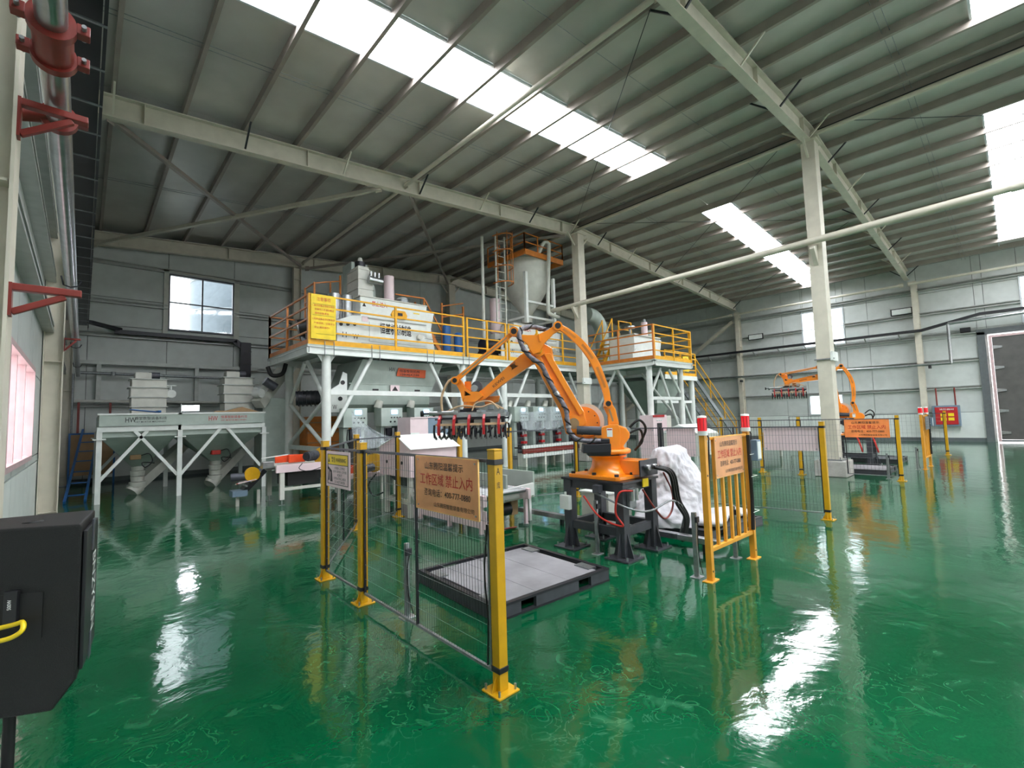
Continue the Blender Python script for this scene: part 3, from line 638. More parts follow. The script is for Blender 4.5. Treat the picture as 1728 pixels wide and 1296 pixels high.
brace((15.75, 12.2, zb), (15.75, 10.9, zt)); brace((15.75, 9.5, 1.3), (15.75, 10.8, zt)); brace((15.85, 9.4, 2.5), (16.6, 9.4, zt)); brace((18.05, 9.4, 2.5), (17.2, 9.4, zt)); brace((17.9, 9.4, .95), (16.5, 9.4, zt)); brace((18.15, 9.5, 1.3), (18.15, 11.2, zt))
for y in (12.3,): MB().bar((4.7, 12.3, 1.0), (4.7, 15.3, 1.0), .1, .12).build('cross_beam', 'white', t)
m = MB()
for x, y in ((4.7, 12.1), (6.0, 12.1), (7.8, 12.1), (9.15, 12.1)):
    for s in (-.12, .12): m.cyl((x+s, y-.02, PZ-.3), (x+s, y-.02, PZ+.1), .012, n=6)
m.build('u_bolt', 'galv', t)
railing((4.2, 12.14), (9.1, 12.14), PZ, 'yellow guard rail along the front of the left mixer, with the notice board', n=2)
railing((9.25, 12.14), (10.95, 12.14), PZ, 'short yellow guard rail section between the two doubled posts', n=2)
railing((11.1, 12.14), (15.45, 12.14), PZ, 'yellow guard rail behind the near robot arm', n=3)
railing((4.2, 12.2), (4.2, 15.55), PZ, 'orange guard rail on the left end of the mezzanine', 'railorange', 2)
railing((4.2, 15.55), (9.0, 15.55), PZ, 'orange guard rail along the rear of the left mixer', 'railorange', 3)
railing((15.54, 9.04), (15.54, 12.1), PZ, 'orange guard rail on the left side of the right platform', 'railorange', 2)
railing((15.6, 9.04), (18.45, 9.04), PZ, 'yellow guard rail on the front of the right platform', n=2)
railing((18.46, 9.1), (18.46, 12.1), PZ, 'yellow guard rail on the far side of the right platform', n=2)
# yellow notice board
def lines(t, org, rgt, rows, mt):
    for cx, cz, w_, h_, s_ in rows: text('lettering', s_, V(org)+V(rgt)*cx+V((0, 0, cz)), rgt, (0, 0, 1), w_, h_, mt, t)
t = thing('notice_board', 'yellow notice board with orange rules on the left mezzanine rail', 'sign', (5.0, 12.08, 4.4))
MB().box(4.22, 4.86, 12.06, 12.08, 3.86, 5.02).build('board', 'signyellow', t)
lines(t, (4.54, 12.058, 4.43), (1, 0, 0), [(0, .47, .36, .1, '注意事项'), (0, .3, .56, .055, '1.操作设备必须经过培训'), (.02, .2, .5, .055, '非操作人员请勿靠近'), (-.05, .1, .36, .055, '保持设备清洁'), (0, -.05, .58, .055, '2.检修设备必须切断电源'), (.02, -.16, .54, .055, '严禁违规，注意安全'), (-.04, -.27, .4, .055, '禁止酒后操作！')], 'inkred')
for z in (4.77, 4.47): MB().box(4.26, 4.82, 12.054, 12.058, z, z+.006).build('rule', 'ink', t)
MB().box(4.35, 4.82, 12.054, 12.058, 3.99, 3.995).build('rule', 'ink', t)
t = thing('notice_board', 'small yellow notice board on the rail right of the long pipe column', 'sign', (15.3, 12.08, 4.4)); MB().box(15.0, 15.45, 12.06, 12.08, 3.95, 4.85).build('board', 'signyellow', t)
lines(t, (15.22, 12.058, 4.4), (1, 0, 0), [(0, .33, .28, .09, '注意事项'), (0, .15, .36, .05, '操作设备必须培训'), (0, .02, .36, .05, '严禁违规操作')], 'inkred')
# left mixer
def mixer(x0, x1, y0, zt_, label, big, warn, rich=True):
    t = thing('mixer', label, 'mixer', ((x0+x1)/2, y0+.8, PZ)); z0 = PZ
    MB().box(x0, x1, y0, y0+1.7, z0+.12, zt_-.0).build('body', 'white', t, .02)
    MB().prism([(x1, y0+.06, z0+.12), (x1, y0+.06, zt_-.1), (x1+.36, y0+.1, zt_-.14), (x1+.22, y0+.1, zt_-.7), (x1+.38, y0+.1, z0+.16)], (0, 1.5, 0)).build('end_chamber', 'white', t, .02)
    MB().box(x0-.02, x1+.02, y0-.02, y0+1.72, zt_, zt_+.03).build('top_plate', 'cream', t)
    w_ = x1-x0
    MB().box(x0+.12*w_, x1-.04*w_, y0-.03, y0, z0+.35, z0+.95).build('hatch', 'white', t, .01); MB().box(x0+.1*w_, x1-.02*w_, y0-.035, y0, z0+1.04, z0+1.07).build('hatch_hinge', 'girt', t)
    for f in (.25, .72): MB().box(x0+w_*f, x0+w_*f+.14, y0-.035, y0, z0+.2, z0+.24).build('handle', 'ink', t)
    MB().box(x0, x1, y0-.015, y0, z0+.28, z0+.3).build('seam', 'girt', t)
    # gear motor plate left with three round holes
    MB().prism([(x0-.72, y0-.06, z0+.1), (x0, y0-.06, z0+.1), (x0, y0-.06, z0+1.08), (x0-.25, y0-.06, z0+1.06), (x0-.72, y0-.06, z0+.86)], (0, .04, 0)).build('drive_guard', 'white', t)
    for k in range(3): MB().cyl((x0-.6+.2*k, y0-.075, z0+.76+.02*k), (x0-.6+.2*k, y0-.055, z0+.76+.02*k), .05, n=16).build('guard_hole', 'black', t)
    text('letter', 'H', (x0-.5, y0-.062, z0+.47), (1, 0, 0), (0, 0, 1), .12, .16, 'ink', t); text('letter', 'W', (x0-.17, y0-.062, z0+.44), (1, 0, 0), (0, 0, 1), .18, .16, 'ink', t)
    text('big_lettering', big, (x0+w_*.5, y0-.032, z0+.78), (1, 0, 0), (0, 0, 1), w_*.47, .34, 'ink', t, .006, .02)
    text('lettering', warn, (x0+w_*.27, y0-.002, zt_-.17), (1, 0, 0), (0, 0, 1), .5, .16, 'inkred', t, .003, .015)
    MB().prism([(x0+.55*w_+a, y0-.06, zt_-.42+b) for a, b in ((-.24, -.12), (.24, -.12), (.28, .0), (.2, .14), (-.2, .14), (-.28, .0))], (0, .06, 0)).build('gear_cover', 'railyellow', t, .01)
    MB().box(x0+.55*w_-.06, x0+.55*w_+.1, y0-.07, y0-.06, zt_-.45, zt_-.36).build('nameplate', 'blackmetal', t)
    for a, b, c_, nm in ((.01, .36, .19, 'white'), (.05, .75, .1, 'pale')): 
        MB().box(x0+a, x0+a+.2, y0-.01, y0, zt_-b, zt_-b+c_+.06).build('label_plate', nm, t)
    MB().prism([(x0+.06, y0-.012, zt_-.3), (x0+.18, y0-.012, zt_-.3), (x0+.12, y0-.012, zt_-.18)], (0, .002, 0)).build('warning_triangle', 'ink', t)
    MB().box(x1-.5, x1-.28, y0-.01, y0, zt_-.3, zt_-.27).build('label_plate', 'signyellow', t)
    MB().cyl((x1-.35, y0-.16, z0+.62), (x1-.35, y0, z0+.62), .09, n=16).build('sampling_port', 'cream', t); MB().cyl((x1-.15, y0-.1, z0+.6), (x1+.2, y0-.1, z0+.58), .01, n=6).build('port_rod', 'galv', t)
    if rich:
        MB().cyl((x0+1.2, y0+.5, zt_+.03), (x0+1.2, y0+.5, zt_+.92), .16, n=24).build('vent_sleeve', 'pale', t)
        MB().cyl((x0+1.62, y0+.4, zt_+.03), (x0+1.62, y0+.4, zt_+.2), .2, n=20).build('inspection_drum', 'galv', t); MB().cyl((x0+1.62, y0+.4, zt_+.2), (x0+1.62, y0+.4, zt_+.26), .22, .14, 20).build('drum_lid', 'white', t)
    return t
mixer(5.92, 8.2, 12.9, 5.4, 'left white mixer with big black lettering behind the yellow rail', '恒基机械制造', '禁止进入')
t = thing('pulse_filter', 'stepped beige dust filter with air tank on top of the left mixer', 'filter', (6.1, 13.6, 5.43))
for k in range(3): MB().box(6.0, 6.48, 13.2, 14.0, 5.43+k*.3, 5.43+k*.3+.285).build('casing', 'cream', t, .006)
for k in range(3): MB().box(5.98, 6.5, 13.18, 14.02, 5.43+k*.3+.283, 5.43+k*.3+.3).build('flange', 'cream', t)
MB().box(6.05, 6.4, 13.3, 13.9, 6.33, 6.45).build('fan_base', 'cream', t); MB().cyl((6.2, 13.5, 6.45), (6.2, 13.5, 6.62), .16, n=18).build('fan_motor', 'blackmetal', t); MB().cyl((6.2, 13.5, 6.62), (6.2, 13.5, 6.76), .09, .06, 14).build('motor_cap', 'cream', t)
MB().cyl((6.28, 13.1, 6.02), (6.72, 13.1, 6.0), .11, n=20).build('air_tank', 'steel', t)
for k in range(3): MB().cyl((6.36+.13*k, 13.1, 6.1), (6.36+.13*k, 13.1, 6.26), .04, n=12).build('pulse_valve', 'steel', t)
t = thing('elevator_head', 'green-grey sloping elevator head behind the left mixer filter', 'elevator', (6.8, 14.4, PZ))
MB().prism([(6.4, 14.6, PZ), (7.35, 14.6, PZ), (7.25, 14.6, 6.2), (6.95, 14.6, 7.0), (6.4, 14.6, 7.0)], (0, .7, 0)).build('casing', 'greygreen', t, .01)
MB().box(6.75, 7.2, 14.54, 14.6, 5.8, 6.2).build('inspection_hatch', 'greygreen', t, .01)
t = thing('service_stand', 'small orange access cage at the left mixer rear', 'railing', (5.2, 14.6, PZ))
for x, y in ((5.1, 14.3), (5.9, 14.3), (5.1, 15.1), (5.9, 15.1)): MB().box(x-.025, x+.025, y-.025, y+.025, PZ, 6.35 if x > 5.5 else 6.0).build('post', 'railorange', t)
for z in (5.0, 5.5, 5.97): MB().bar((5.1, 14.3, z), (5.9, 14.3, z+.2), .035, .035).build('rail', 'railorange', t); MB().bar((5.1, 14.3, z), (5.1, 15.1, z), .035, .035).build('rail', 'railorange', t)
t = thing('silver_duct', 'two shiny white air cylinders at the left end of the mixer', 'cylinder', (5.45, 13.1, PZ))
for x in (5.25, 5.62): MB().cyl((x, 13.15, 4.65), (x, 13.15, 5.4), .17, n=24).build('cylinder', 'steel', t)
MB().box(5.05, 5.85, 13.0, 13.4, PZ, 4.65).build('stand', 'cream', t)
t = thing('blower', 'dark round blower with pale rims on the mezzanine left end', 'blower', (4.5, 13.6, PZ))
MB().cyl((4.35, 13.5, 4.35), (4.95, 13.3, 4.5), .24, n=24).build('drum', 'black', t)
for q in ((4.35, 13.5, 4.35), (4.93, 13.31, 4.5)): MB().cyl(q, V(q)+V((.03, -.01, .007)), .27, n=24).build('rim', 'steel', t)
MB().box(4.5, 4.8, 13.3, 13.6, PZ, 4.2).build('stand', 'blackmetal', t)
t = thing('access_stair', 'orange handrail stair behind the right end of the left mixer', 'stair', (8.9, 13.8, PZ))
for y in (13.7, 14.3):
    MB().bar((8.6, y, 5.9), (9.6, y, 4.4), .04, .04).build('handrail', 'railorange', t); MB().bar((8.6, y, 5.05), (9.5, y, PZ), .05, .12).build('stringer', 'railorange', t)
    MB().box(8.58, 8.63, y-.02, y+.02, PZ, 5.9).build('post', 'railorange', t)
for k in range(5): MB().box(8.7+.17*k, 8.9+.17*k, 13.7, 14.3, 4.85-.25*k, 4.88-.25*k).build('tread', 'railorange', t)
MB().bar((7.5, 13.7, 5.88), (8.6, 13.7, 5.9), .04, .04).build('handrail', 'railorange', t)
for k, (x, h) in enumerate(((9.45, 5.0), (9.95, 4.75))):
    t = thing('blue_tank', ('taller', 'shorter')[k]+' dark blue cylinder on the mezzanine right of the left mixer', 'tank', (x, 13.6, PZ))
    MB().cyl((x, 13.6, PZ), (x, 13.6, h), .15, n=20).build('shell', 'blue', t); MB().lathe((x, 13.6, h), [(.15, 0), (.1, .06), (0, .08)], 20).build('dome', 'blue', t)
t = thing('drive_motor', 'big dark motor with pulley on the deck between the two mixers', 'motor', (10.7, 13.0, PZ))
MB().cyl((10.5, 12.9, 4.3), (11.3, 12.9, 4.35), .25, n=20).build('motor_body', 'blackmetal', t); MB().cyl((11.3, 12.9, 4.35), (11.4, 12.9, 4.35), .28, n=20).build('fan_cover', 'rubber', t)
MB().prism([(10.3, 12.9, PZ), (10.6, 12.9, 4.2), (11.2, 12.9, 4.2), (11.4, 12.9, PZ)], (0, .3, 0)).build('stand', 'black', t)
# right mixer under the tank
mixer(11.9, 14.3, 12.7, 5.25, 'white mixer directly under the cone tank, half hidden by the near robot', '恒基机械', '禁止进入', False)
t = thing('cone_tank', 'tall beige cone-bottomed tank on four white legs above the right mixer', 'tank', (13.2, 13.3, 5.3))
cx, cy = 13.2, 13.3
MB().lathe((cx, cy, 0), [(1.0, 8.02), (1.0, 7.05), (.62, 6.4), (.25, 5.9), (.22, 5.5)], 32).build('shell', 'cream', t)
MB().lathe((cx, cy, 0), [(0, 8.14), (1.02, 8.02), (1.02, 7.92)], 32).build('roof', 'greygreen', t)
for x in (-1, 1):
    for y in (-1, 1):
        l = MB().box(cx+x*.78-.06, cx+x*.78+.06, cy+y*.78-.06, cy+y*.78+.06, 5.3, 7.3).build('leg', 'white', t)
for y in (-.78, .78):
    for z in (5.55, 6.15): MB().bar((cx-.78, cy+y, z), (cx+.78, cy+y, z), .08, .08).build('cross_bar', 'white', t)
for x in (-.78, .78):
    for z in (5.55,): MB().bar((cx+x, cy-.78, z), (cx+x, cy+.78, z), .08, .08).build('cross_bar', 'white', t)
MB().tube(catmull([(cx-.15, cy-.9, 8.1), (cx-.05, cy-1.1, 8.5), (cx+.1, cy-1.2, 8.5), (cx+.14, cy-1.2, 8.2), (cx+.1, cy-1.1, 6.0), (cx+.25, cy-1.1, 5.7), (cx+.7, cy-1.1, 5.65)]), .075, 12).build('vent_pipe', 'cream', t)
t = thing('tank_gallery', 'orange railed gallery around the top of the cone tank', 'railing', (cx, cy, 7.9))
for a, b in (((-1.08, -1.08), (1.08, -1.08)), ((-1.08, -1.08), (-1.08, 1.08)), ((1.08, -1.08), (1.08, 1.08))):
    A = V((cx+a[0], cy+a[1], 7.95)); B = V((cx+b[0], cy+b[1], 7.95)); MB().bar(A, B, .06, .2).build('toe_board', 'railorange', t)
    for h in (.38, .72): MB().bar(A+V((0, 0, h)), B+V((0, 0, h)), .035, .035).build('rail', 'railorange', t)
    for f in (0, .33, .66, 1): p = A+(B-A)*f; MB().bar(p, p+V((0, 0, .72)), .04, .04, (1, 0, 0)).build('post', 'railorange', t)
t = thing('cage_ladder', 'orange caged ladder climbing beside the cone tank', 'ladder', (11.7, 12.9, PZ))
for x in (11.25, 11.7): MB().bar((x, 12.9, PZ+1.5), (x, 12.9, 8.6), .05, .05, (1, 0, 0)).build('stile', 'cream', t)
for k in range(11): MB().cyl((11.25, 12.9, 5.4+k*.3), (11.7, 12.9, 5.4+k*.3), .014, n=6).build('rung', 'cream', t)
for z in (6.7, 7.3, 7.9, 8.5): MB().tube([(11.48+.36*math.cos(a*PI/8), 12.9-.6*math.sin(a*PI/8), z) for a in range(9)], .022, 6).build('cage_hoop', 'railorange', t)
for a in (1, 3, 5, 7): MB().cyl((11.48+.36*math.cos(a*PI/8), 12.9-.6*math.sin(a*PI/8), 6.7), (11.48+.36*math.cos(a*PI/8), 12.9-.6*math.sin(a*PI/8), 8.6), .014, n=6).build('cage_bar', 'railorange', t)
t = thing('riser_pipe', 'tall thin grey pipe rising left of the caged ladder', 'pipe', (11.0, 13, PZ)); MB().cyl((10.85, 13.2, PZ), (10.85, 13.2, 8.5), .06, n=12).build('pipe_run', 'cream', t); MB().cyl((10.85, 13.2, 5.2), (10.85, 13.2, 5.3), .09, n=12).build('joint', 'cream', t)
t = thing('filter_sleeve', 'pale cloth filter sleeve standing left of the tank legs', 'filter', (11.6, 13.4, 5.2)); MB().lathe((11.75, 13.6, 0), [(0, 6.35), (.2, 6.33), (.21, 6.1), (.19, 5.7), (.22, 5.3), (.2, 5.0), (.06, 4.9)], 20).build('sleeve', 'pale', t); MB().box(11.6, 11.9, 13.45, 13.75, PZ, 4.95).build('stand', 'cream', t)
t = thing('motor_unit', 'grey motor and gearbox beside the tank base at the long pipe end', 'motor', (14.3, 12.9, 5.3)); MB().box(14.1, 14.5, 12.7, 13.1, 5.29, 5.6).build('gearbox', 'motor', t, .02); MB().cyl((14.25, 12.9, 5.6), (14.25, 12.9, 5.9), .12, n=14).build('motor_body', 'galv', t)
t = thing('access_stair', 'dark orange stair frame left of the caged ladder', 'stair', (10.2, 14.6, PZ))
for x in (9.9, 10.9): MB().box(x-.03, x+.03, 14.5, 14.56, PZ, 6.1).build('post', 'railorange', t)
for k in range(5): MB().bar((9.9, 14.53, 4.3+k*.42), (10.9, 14.53, 4.55+k*.42), .04, .04).build('rail', 'railorange', t)
# right platform machines
t = thing('small_mixer', 'small white mixer with vent cylinder on the right platform', 'mixer', (17, 10.6, PZ))
MB().box(16.1, 18.0, 10.2, 11.4, PZ+.1, 4.85).build('body', 'white', t, .02); MB().box(16.05, 18.05, 10.15, 11.45, 4.85, 4.9).build('top_plate', 'cream', t)
MB().prism([(18.0, 10.2, PZ+.1), (18.2, 10.2, PZ+.2), (18.05, 10.2, 4.3), (18.2, 10.2, 4.8), (18.0, 10.2, 4.85)], (0, 1.1, 0)).build('end_chamber', 'white', t)
MB().cyl((17.4, 10.5, 4.9), (17.4, 10.5, 5.55), .13, n=20).build('vent_sleeve', 'pale', t); MB().cyl((17.4, 10.5, 5.55), (17.4, 10.5, 5.68), .07, n=12).build('vent_cap', 'galv', t)
MB().cyl((17.9, 10.6, 4.9), (17.9, 10.6, 5.25), .2, n=20).build('inspection_drum', 'greygreen', t); MB().cyl((16.45, 10.6, 4.9), (16.45, 10.6, 5.2), .05, n=12).build('valve_stem', 'galv', t); MB().lathe((16.45, 10.6, 5.2), [(0, .14), (.2, .1), (.22, 0), (.08, -.03)], 18).build('cowl', 'steel', t)
MB().prism([(15.8, 10.1, PZ), (16.1, 10.1, PZ), (16.1, 10.1, 4.3), (15.8, 10.1, 4.05)], (0, .05, 0)).build('drive_guard', 'white', t)
t = thing('elbow_duct', 'large curved green-grey duct behind the right platform stair', 'duct', (17.9, 13, 5))
pts = [(17.0+.0, 13.2, 6.35)]+[(17.2+.9*math.sin(a), 13.2, 5.45+.9*math.cos(a)) for a in [k*PI/2/6 for k in range(7)]]+[(18.1, 13.2, 4.6)]
MB().tube(pts, .33, 16).build('duct', 'greygreen', t); MB().cyl((18.1, 13.2, PZ), (18.1, 13.2, 4.6), .3, n=16).build('casing', 'greygreen', t)
t = thing('access_stair', 'yellow stair with handrails leading onto the right platform', 'stair', (15.9, 11.6, PZ))
for y in (11.5, 12.0):
    MB().bar((15.6, y, 4.5), (16.5, y, 5.75), .035, .035).build('handrail', 'railyellow', t); MB().bar((15.75, y, PZ), (16.6, y, 4.9), .05, .12).build('stringer', 'railyellow', t); MB().box(16.48, 16.53, y-.02, y+.02, PZ, 5.8).build('post', 'railyellow', t)
for k in range(5): MB().box(15.8+.17*k, 16.0+.17*k, 11.5, 12.0, 3.95+.24*k, 3.98+.24*k).build('tread', 'railyellow', t)
t = thing('small_cage', 'small raised yellow railing cage behind the right platform rail', 'railing', (16.9, 11.5, PZ))
for x in (16.95, 17.9): MB().box(x-.025, x+.025, 11.45, 11.5, PZ, 5.75).build('post', 'railyellow', t)
for z in (5.0, 5.38, 5.73): MB().bar((16.95, 11.47, z), (17.9, 11.47, z+.02), .035, .035).build('rail', 'railyellow', t)
# third, lower platform
t = thing('low_platform', 'lower white platform at the far right with one round column', 'platform', (21.4, 10.6, 0))
MB().box(18.7, 21.7, 10.4, 14, 3.36, 3.4).build('deck', 'greygreen', t); MB().box(18.7, 21.7, 10.38, 10.46, 3.2, 3.4).build('edge_beam', 'white', t)
for x, y in ((21.5, 10.6), (21.5, 13.6), (19, 13.6)): MB().cyl((x, y, 0), (x, y, 3.2), .13, n=18).build('column', 'white', t)
MB().bar((18.2, 10.6, 2.2), (21.5, 10.6, 2.2), .1, .12).build('cross_beam', 'white', t); MB().cyl((21.4, 10.6, 1.1), (20.0, 10.6, 3.2), .06, n=10).build('brace', 'white', t)
MB().frust((19.6, 20.4, 11.4, 12.2), (18.8, 21.2, 10.8, 13), 1.7, 3.2).build('hopper_cone', 'greygreen', t)
railing((18.8, 10.42), (21.65, 10.42), 3.4, 'yellow rail of the low platform at the far right', n=2, h=1.1)
t = thing('notice_board', 'small yellow notice board on the lower far platform rail', 'sign', (20.8, 10.36, 3.9)); MB().box(20.3, 20.85, 10.34, 10.36, 3.6, 4.3).build('board', 'signyellow', t); text('lettering', '注意事项', (20.57, 10.338, 4.18), (1, 0, 0), (0, 0, 1), .35, .09, 'inkorange', t)
t = thing('platform_stair', 'long stair with yellow handrails descending right from the low platform', 'stair', (22, 10.6, 0))
for y in (10.5, 11.5):
    MB().bar((21.7, y, 3.35), (26.3, y, .1), .05, .2).build('stringer', 'galv', t)
    for h in (.6, 1.05): MB().bar((21.7, y, 3.35+h), (26.3, y, .1+h), .04, .04).build('handrail', 'railyellow', t)
    for f in (.02, .35, .68, .98): x = 21.7+4.6*f; z = 3.35-3.25*f; MB().box(x-.02, x+.02, y-.02, y+.02, z, z+1.05).build('post', 'railyellow', t)
for k in range(13): MB().box(21.85+.35*k, 22.1+.35*k, 10.5, 11.5, 3.18-.247*k, 3.2-.247*k).build('tread', 'galv', t)
# ------------------------------------------------------------------ bagging line under the mezzanine
t = thing('silo_hopper', 'wide green-grey hopper with orange plate under the left mixer', 'hopper', (7, 13.3, 1.95))
MB().frust((5.45, 8.2, 12.75, 14.2), (5.9, 8.65, 12.7, 14.5), 2.55, 3.5).build('upper_body', 'greygreen', t, .01)
MB().prism([(5.4, 12.78, 2.53), (5.4, 12.85, 2.2), (5.4, 13.1, 1.98), (5.4, 13.9, 1.98), (5.4, 14.1, 2.2), (5.4, 14.2, 2.53)], (2.8, 0, 0)).build('trough', 'greygreen', t, .01)
MB().box(5.5, 8.3, 12.72, 12.76, 2.78, 2.81).build('seam_strip', 'greygreen', t)
MB().prism([(6.95, 12.66, 3.05), (7.95, 12.66, 3.02), (7.98, 12.66, 3.27), (7.02, 12.66, 3.3)], (0, .02, 0)).build('name_board', 'inkorange', t)
text('lettering', '恒基智能机械', (7.4, 12.655, 3.21), (1, 0, 0), (0, 0, 1), .7, .09, 'ink', t); text('phone_number', '15864642588', (7.4, 12.655, 3.1), (1, 0, 0), (0, 0, 1), .66, .07, 'ink', t)
text('logo', 'HW', (6.8, 12.64, 3.24), (1, 0, 0), (0, 0, 1), .2, .12, 'ink', t)
MB().box(6.75, 7.05, 12.67, 12.7, 2.57, 2.77).build('warning_plate', 'pale', t); MB().prism([(6.8, 12.665, 2.6), (7.0, 12.665, 2.6), (6.9, 12.665, 2.74)], (0, .003, 0)).build('warning_triangle', 'ink', t)
for x in (6.2, 7.6): MB().box(x, x+.18, 12.7, 12.72, 2.6, 2.65).build('handle', 'ink', t)
t = thing('drive_unit', 'white drive guard with dark holes and motor at the left end of the wide hopper', 'motor', (5.1, 12.9, 1.9))
MB().prism([(4.95, 12.62, 1.98), (5.4, 12.62, 1.98), (5.4, 12.62, 3.05), (5.28, 12.62, 3.1), (5.18, 12.62, 2.75), (4.95, 12.62, 2.6)], (0, .06, 0)).build('drive_guard', 'white', t)
for q in ((5.2, 2.35), (5.27, 2.8)): MB().cyl((q[0], 12.6, q[1]), (q[0], 12.63, q[1]), .06, n=16).build('guard_hole', 'black', t)
text('letter', 'W', (5.05, 12.615, 2.12), (1, 0, 0), (0, 0, 1), .12, .13, 'ink', t)
t = thing('drive_motor', 'dark ribbed motor hanging at the left mezzanine braces', 'motor', (4.9, 13.6, 2.3))
MB().cyl((4.35, 13.6, 2.4), (4.95, 13.4, 2.42), .2, n=20).build('motor_body', 'blackmetal', t)
for k in range(5): MB().cyl((4.42+.1*k, 13.58-.033*k, 2.4), (4.44+.1*k, 13.57-.033*k, 2.4), .225, n=20).build('cooling_rib', 'blackmetal', t)
def packer(x, y, label, rich=True, red=False, sc=1.0):
    t = thing('bagging_machine', label, 'bagging machine', (x, y, 0))
    MB().box(x-.34, x+.34, y-.1, y+.35, 1.55, 2.08).build('control_box', 'greygreen', t, .01)
    s_ = MB().box(x-.02, x+.17, y-.115, y-.1, 1.9, 2.02).build('screen', 'screen', t)
    for k in range(4): MB().cyl((x-.02+.09*k, y-.12, 1.8), (x-.02+.09*k, y-.1, 1.8), .02, n=10).build('button', 'black', t)
    for k in range(3): MB().cyl((x-.05+.13*k, y-.12, 1.68), (x-.05+.13*k, y-.1, 1.68), .025, n=10).build('knob', 'black', t)
    MB().cyl((x-.25, y+.3, 2.08), (x-.18, y+.3, 2.3), .12, .1, 16).build('inlet_sleeve', 'cream', t)
    MB().box(x-.3, x-.16, y, y+.3, .3, 1.55).build('frame_column', 'greygreen', t); MB().box(x+.2, x+.3, y, y+.3, .3, 1.55).build('frame_column', 'greygreen', t)
    MB().cyl((x+.02, y-.12, 1.05), (x+.02, y-.12, 1.5), .035, n=12).build('air_cylinder', 'steel', t)
    MB().box(x-.16, x+.2, y+.05, y+.3, .4, 1.1).build('rear_casing', 'darkgrey', t, .01); MB().box(x-.14, x+.18, y-.05, y+.2, 1.1, 1.5).build('impeller_housing', 'blackmetal', t, .02); MB().cyl((x+.05, y-.3, 1.25), (x+.05, y-.05, 1.25), .05, n=12).build('filling_spout', 'steel', t)
    for z in ((1.05, .8) if red else (1.0,)): MB().box(x+.0, x+.18, y-.16, y, z-.05, z+.04).build('clamp', 'red' if red else 'steel', t, .01)
    MB().tube(catmull([(x-.2, y-.05, 1.5), (x-.26, y-.14, 1.2), (x-.18, y-.16, .9), (x-.24, y-.1, .6)]), .018, 6).build('hose', 'rubber', t)
    MB().box(x-.3, x+.3, y-.2, y+.3, .22, .34).build('bag_seat', 'steel', t, .01)
    return t
for x, lab in ((5.52, 'leftmost bagging machine, under clear film behind the yellow fence posts'), (6.62, 'second bagging machine from the left with an uncovered black valve'), (7.7, 'third bagging machine from the left, behind the pale pink cabinet')): packer(x, 12.45, lab)
for k, lab in enumerate(('first bagging machine right of the slim mezzanine column', 'second bagging machine right of the slim mezzanine column', 'third bagging machine right of the slim mezzanine column', 'fourth bagging machine, hidden mostly by the near robot arm')): packer(11.6+k*.93, 12.2, lab, red=True)
t = thing('bag_conveyor', 'long low conveyor with red side strip under the right bagging machines', 'conveyor', (13.2, 11.9, 0))
MB().box(11.1, 15.2, 11.55, 11.62, .62, .72).build('side_rail', 'white', t); MB().box(11.1, 15.2, 11.56, 11.62, .45, .6).build('red_strip', 'redpaint', t); MB().box(11.1, 15.2, 11.55, 11.62, .3, .42).build('lower_rail', 'white', t)
MB().box(11.1, 15.2, 11.62, 12.0, .62, .66).build('belt', 'rubber', t)
for k in range(5): MB().box(11.2+k*.96, 11.28+k*.96, 11.56, 11.95, 0, .45).build('leg', 'cream', t)
def film(name, label, A, B, drop, nx=22, nz=10, amp=.06):
    m = MB(); vs = []
    for j in range(nz+1):
        for i in range(nx+1):
            u, v = i/nx, j/nz; p = V(A(u)).lerp(V(B(u)), v); p.y += amp*math.sin(u*17+v*2)*math.sin(v*3)+.03*math.sin(u*41); p.z -= drop*math.sin(v*PI); vs.append(p)
    m.add(vs, [(j*(nx+1)+i, j*(nx+1)+i+1, (j+1)*(nx+1)+i+1, (j+1)*(nx+1)+i) for j in range(nz) for i in range(nx)], True)
    o = m.build(name, 'film'); s_ = o.modifiers.new('thick', 'SOLIDIFY'); s_.thickness = .004; return tag(o, label, 'plastic film')
film('plastic_film', 'clear plastic film draped over the leftmost bagging machine', lambda u: (5.3+.6*u, 12.1, 2.0-.6*u), lambda u: (5.2+2.6*u, 11.7, .95+.2*u), .12)
film('plastic_film', 'clear plastic film hanging over the right bagging machine controls', lambda u: (11.4+3.2*u, 12.0, 1.98-.1*math.sin(u*9)), lambda u: (11.4+3.2*u, 11.85, 1.3-.15*math.sin(u*5)), .05)
t = thing('pink_cabinet', 'pale pink and grey cabinet behind the robot gripper', 'cabinet', (7.1, 11.3, 0))
MB().box(6.6, 7.17, 11.3, 12.0, 0, 1.76).build('pink_side', 'pale', t, .005); MB().box(7.17, 7.9, 11.3, 12.0, 0, 1.76).build('grey_door', 'greyblue', t, .005); MB().box(6.6, 6.87, 11.28, 11.3, 1.18, 1.36).build('label_plate', 'white', t)
MB().box(6.6, 7.9, 11.28, 12.0, 1.76, 1.79).build('top_plate', 'pale', t)
for k, (x, lab) in enumerate(((5.0, 'orange boxed machine deep under the mezzanine left corner'),)):
    t = thing('orange_stack', lab, 'machine', (x+.3, 14.2, 0)); MB().box(4.95, 6.3, 14.4, 15.1, .55, 1.9).build('housing', 'railorange', t, .02)
    for z in (.8, 1.1, 1.4, 1.7): MB().box(4.93, 6.32, 14.37, 14.4, z, z+.03).build('rib', 'cardboard', t)
    MB().box(5.0, 6.2, 14.5, 15.0, 0, .55).build('base', 'blackmetal', t)
t = thing('control_cabinet', 'pale control cabinet with red top strip and three lights beside the white bag', 'cabinet', (15.9, 9.3, 0))
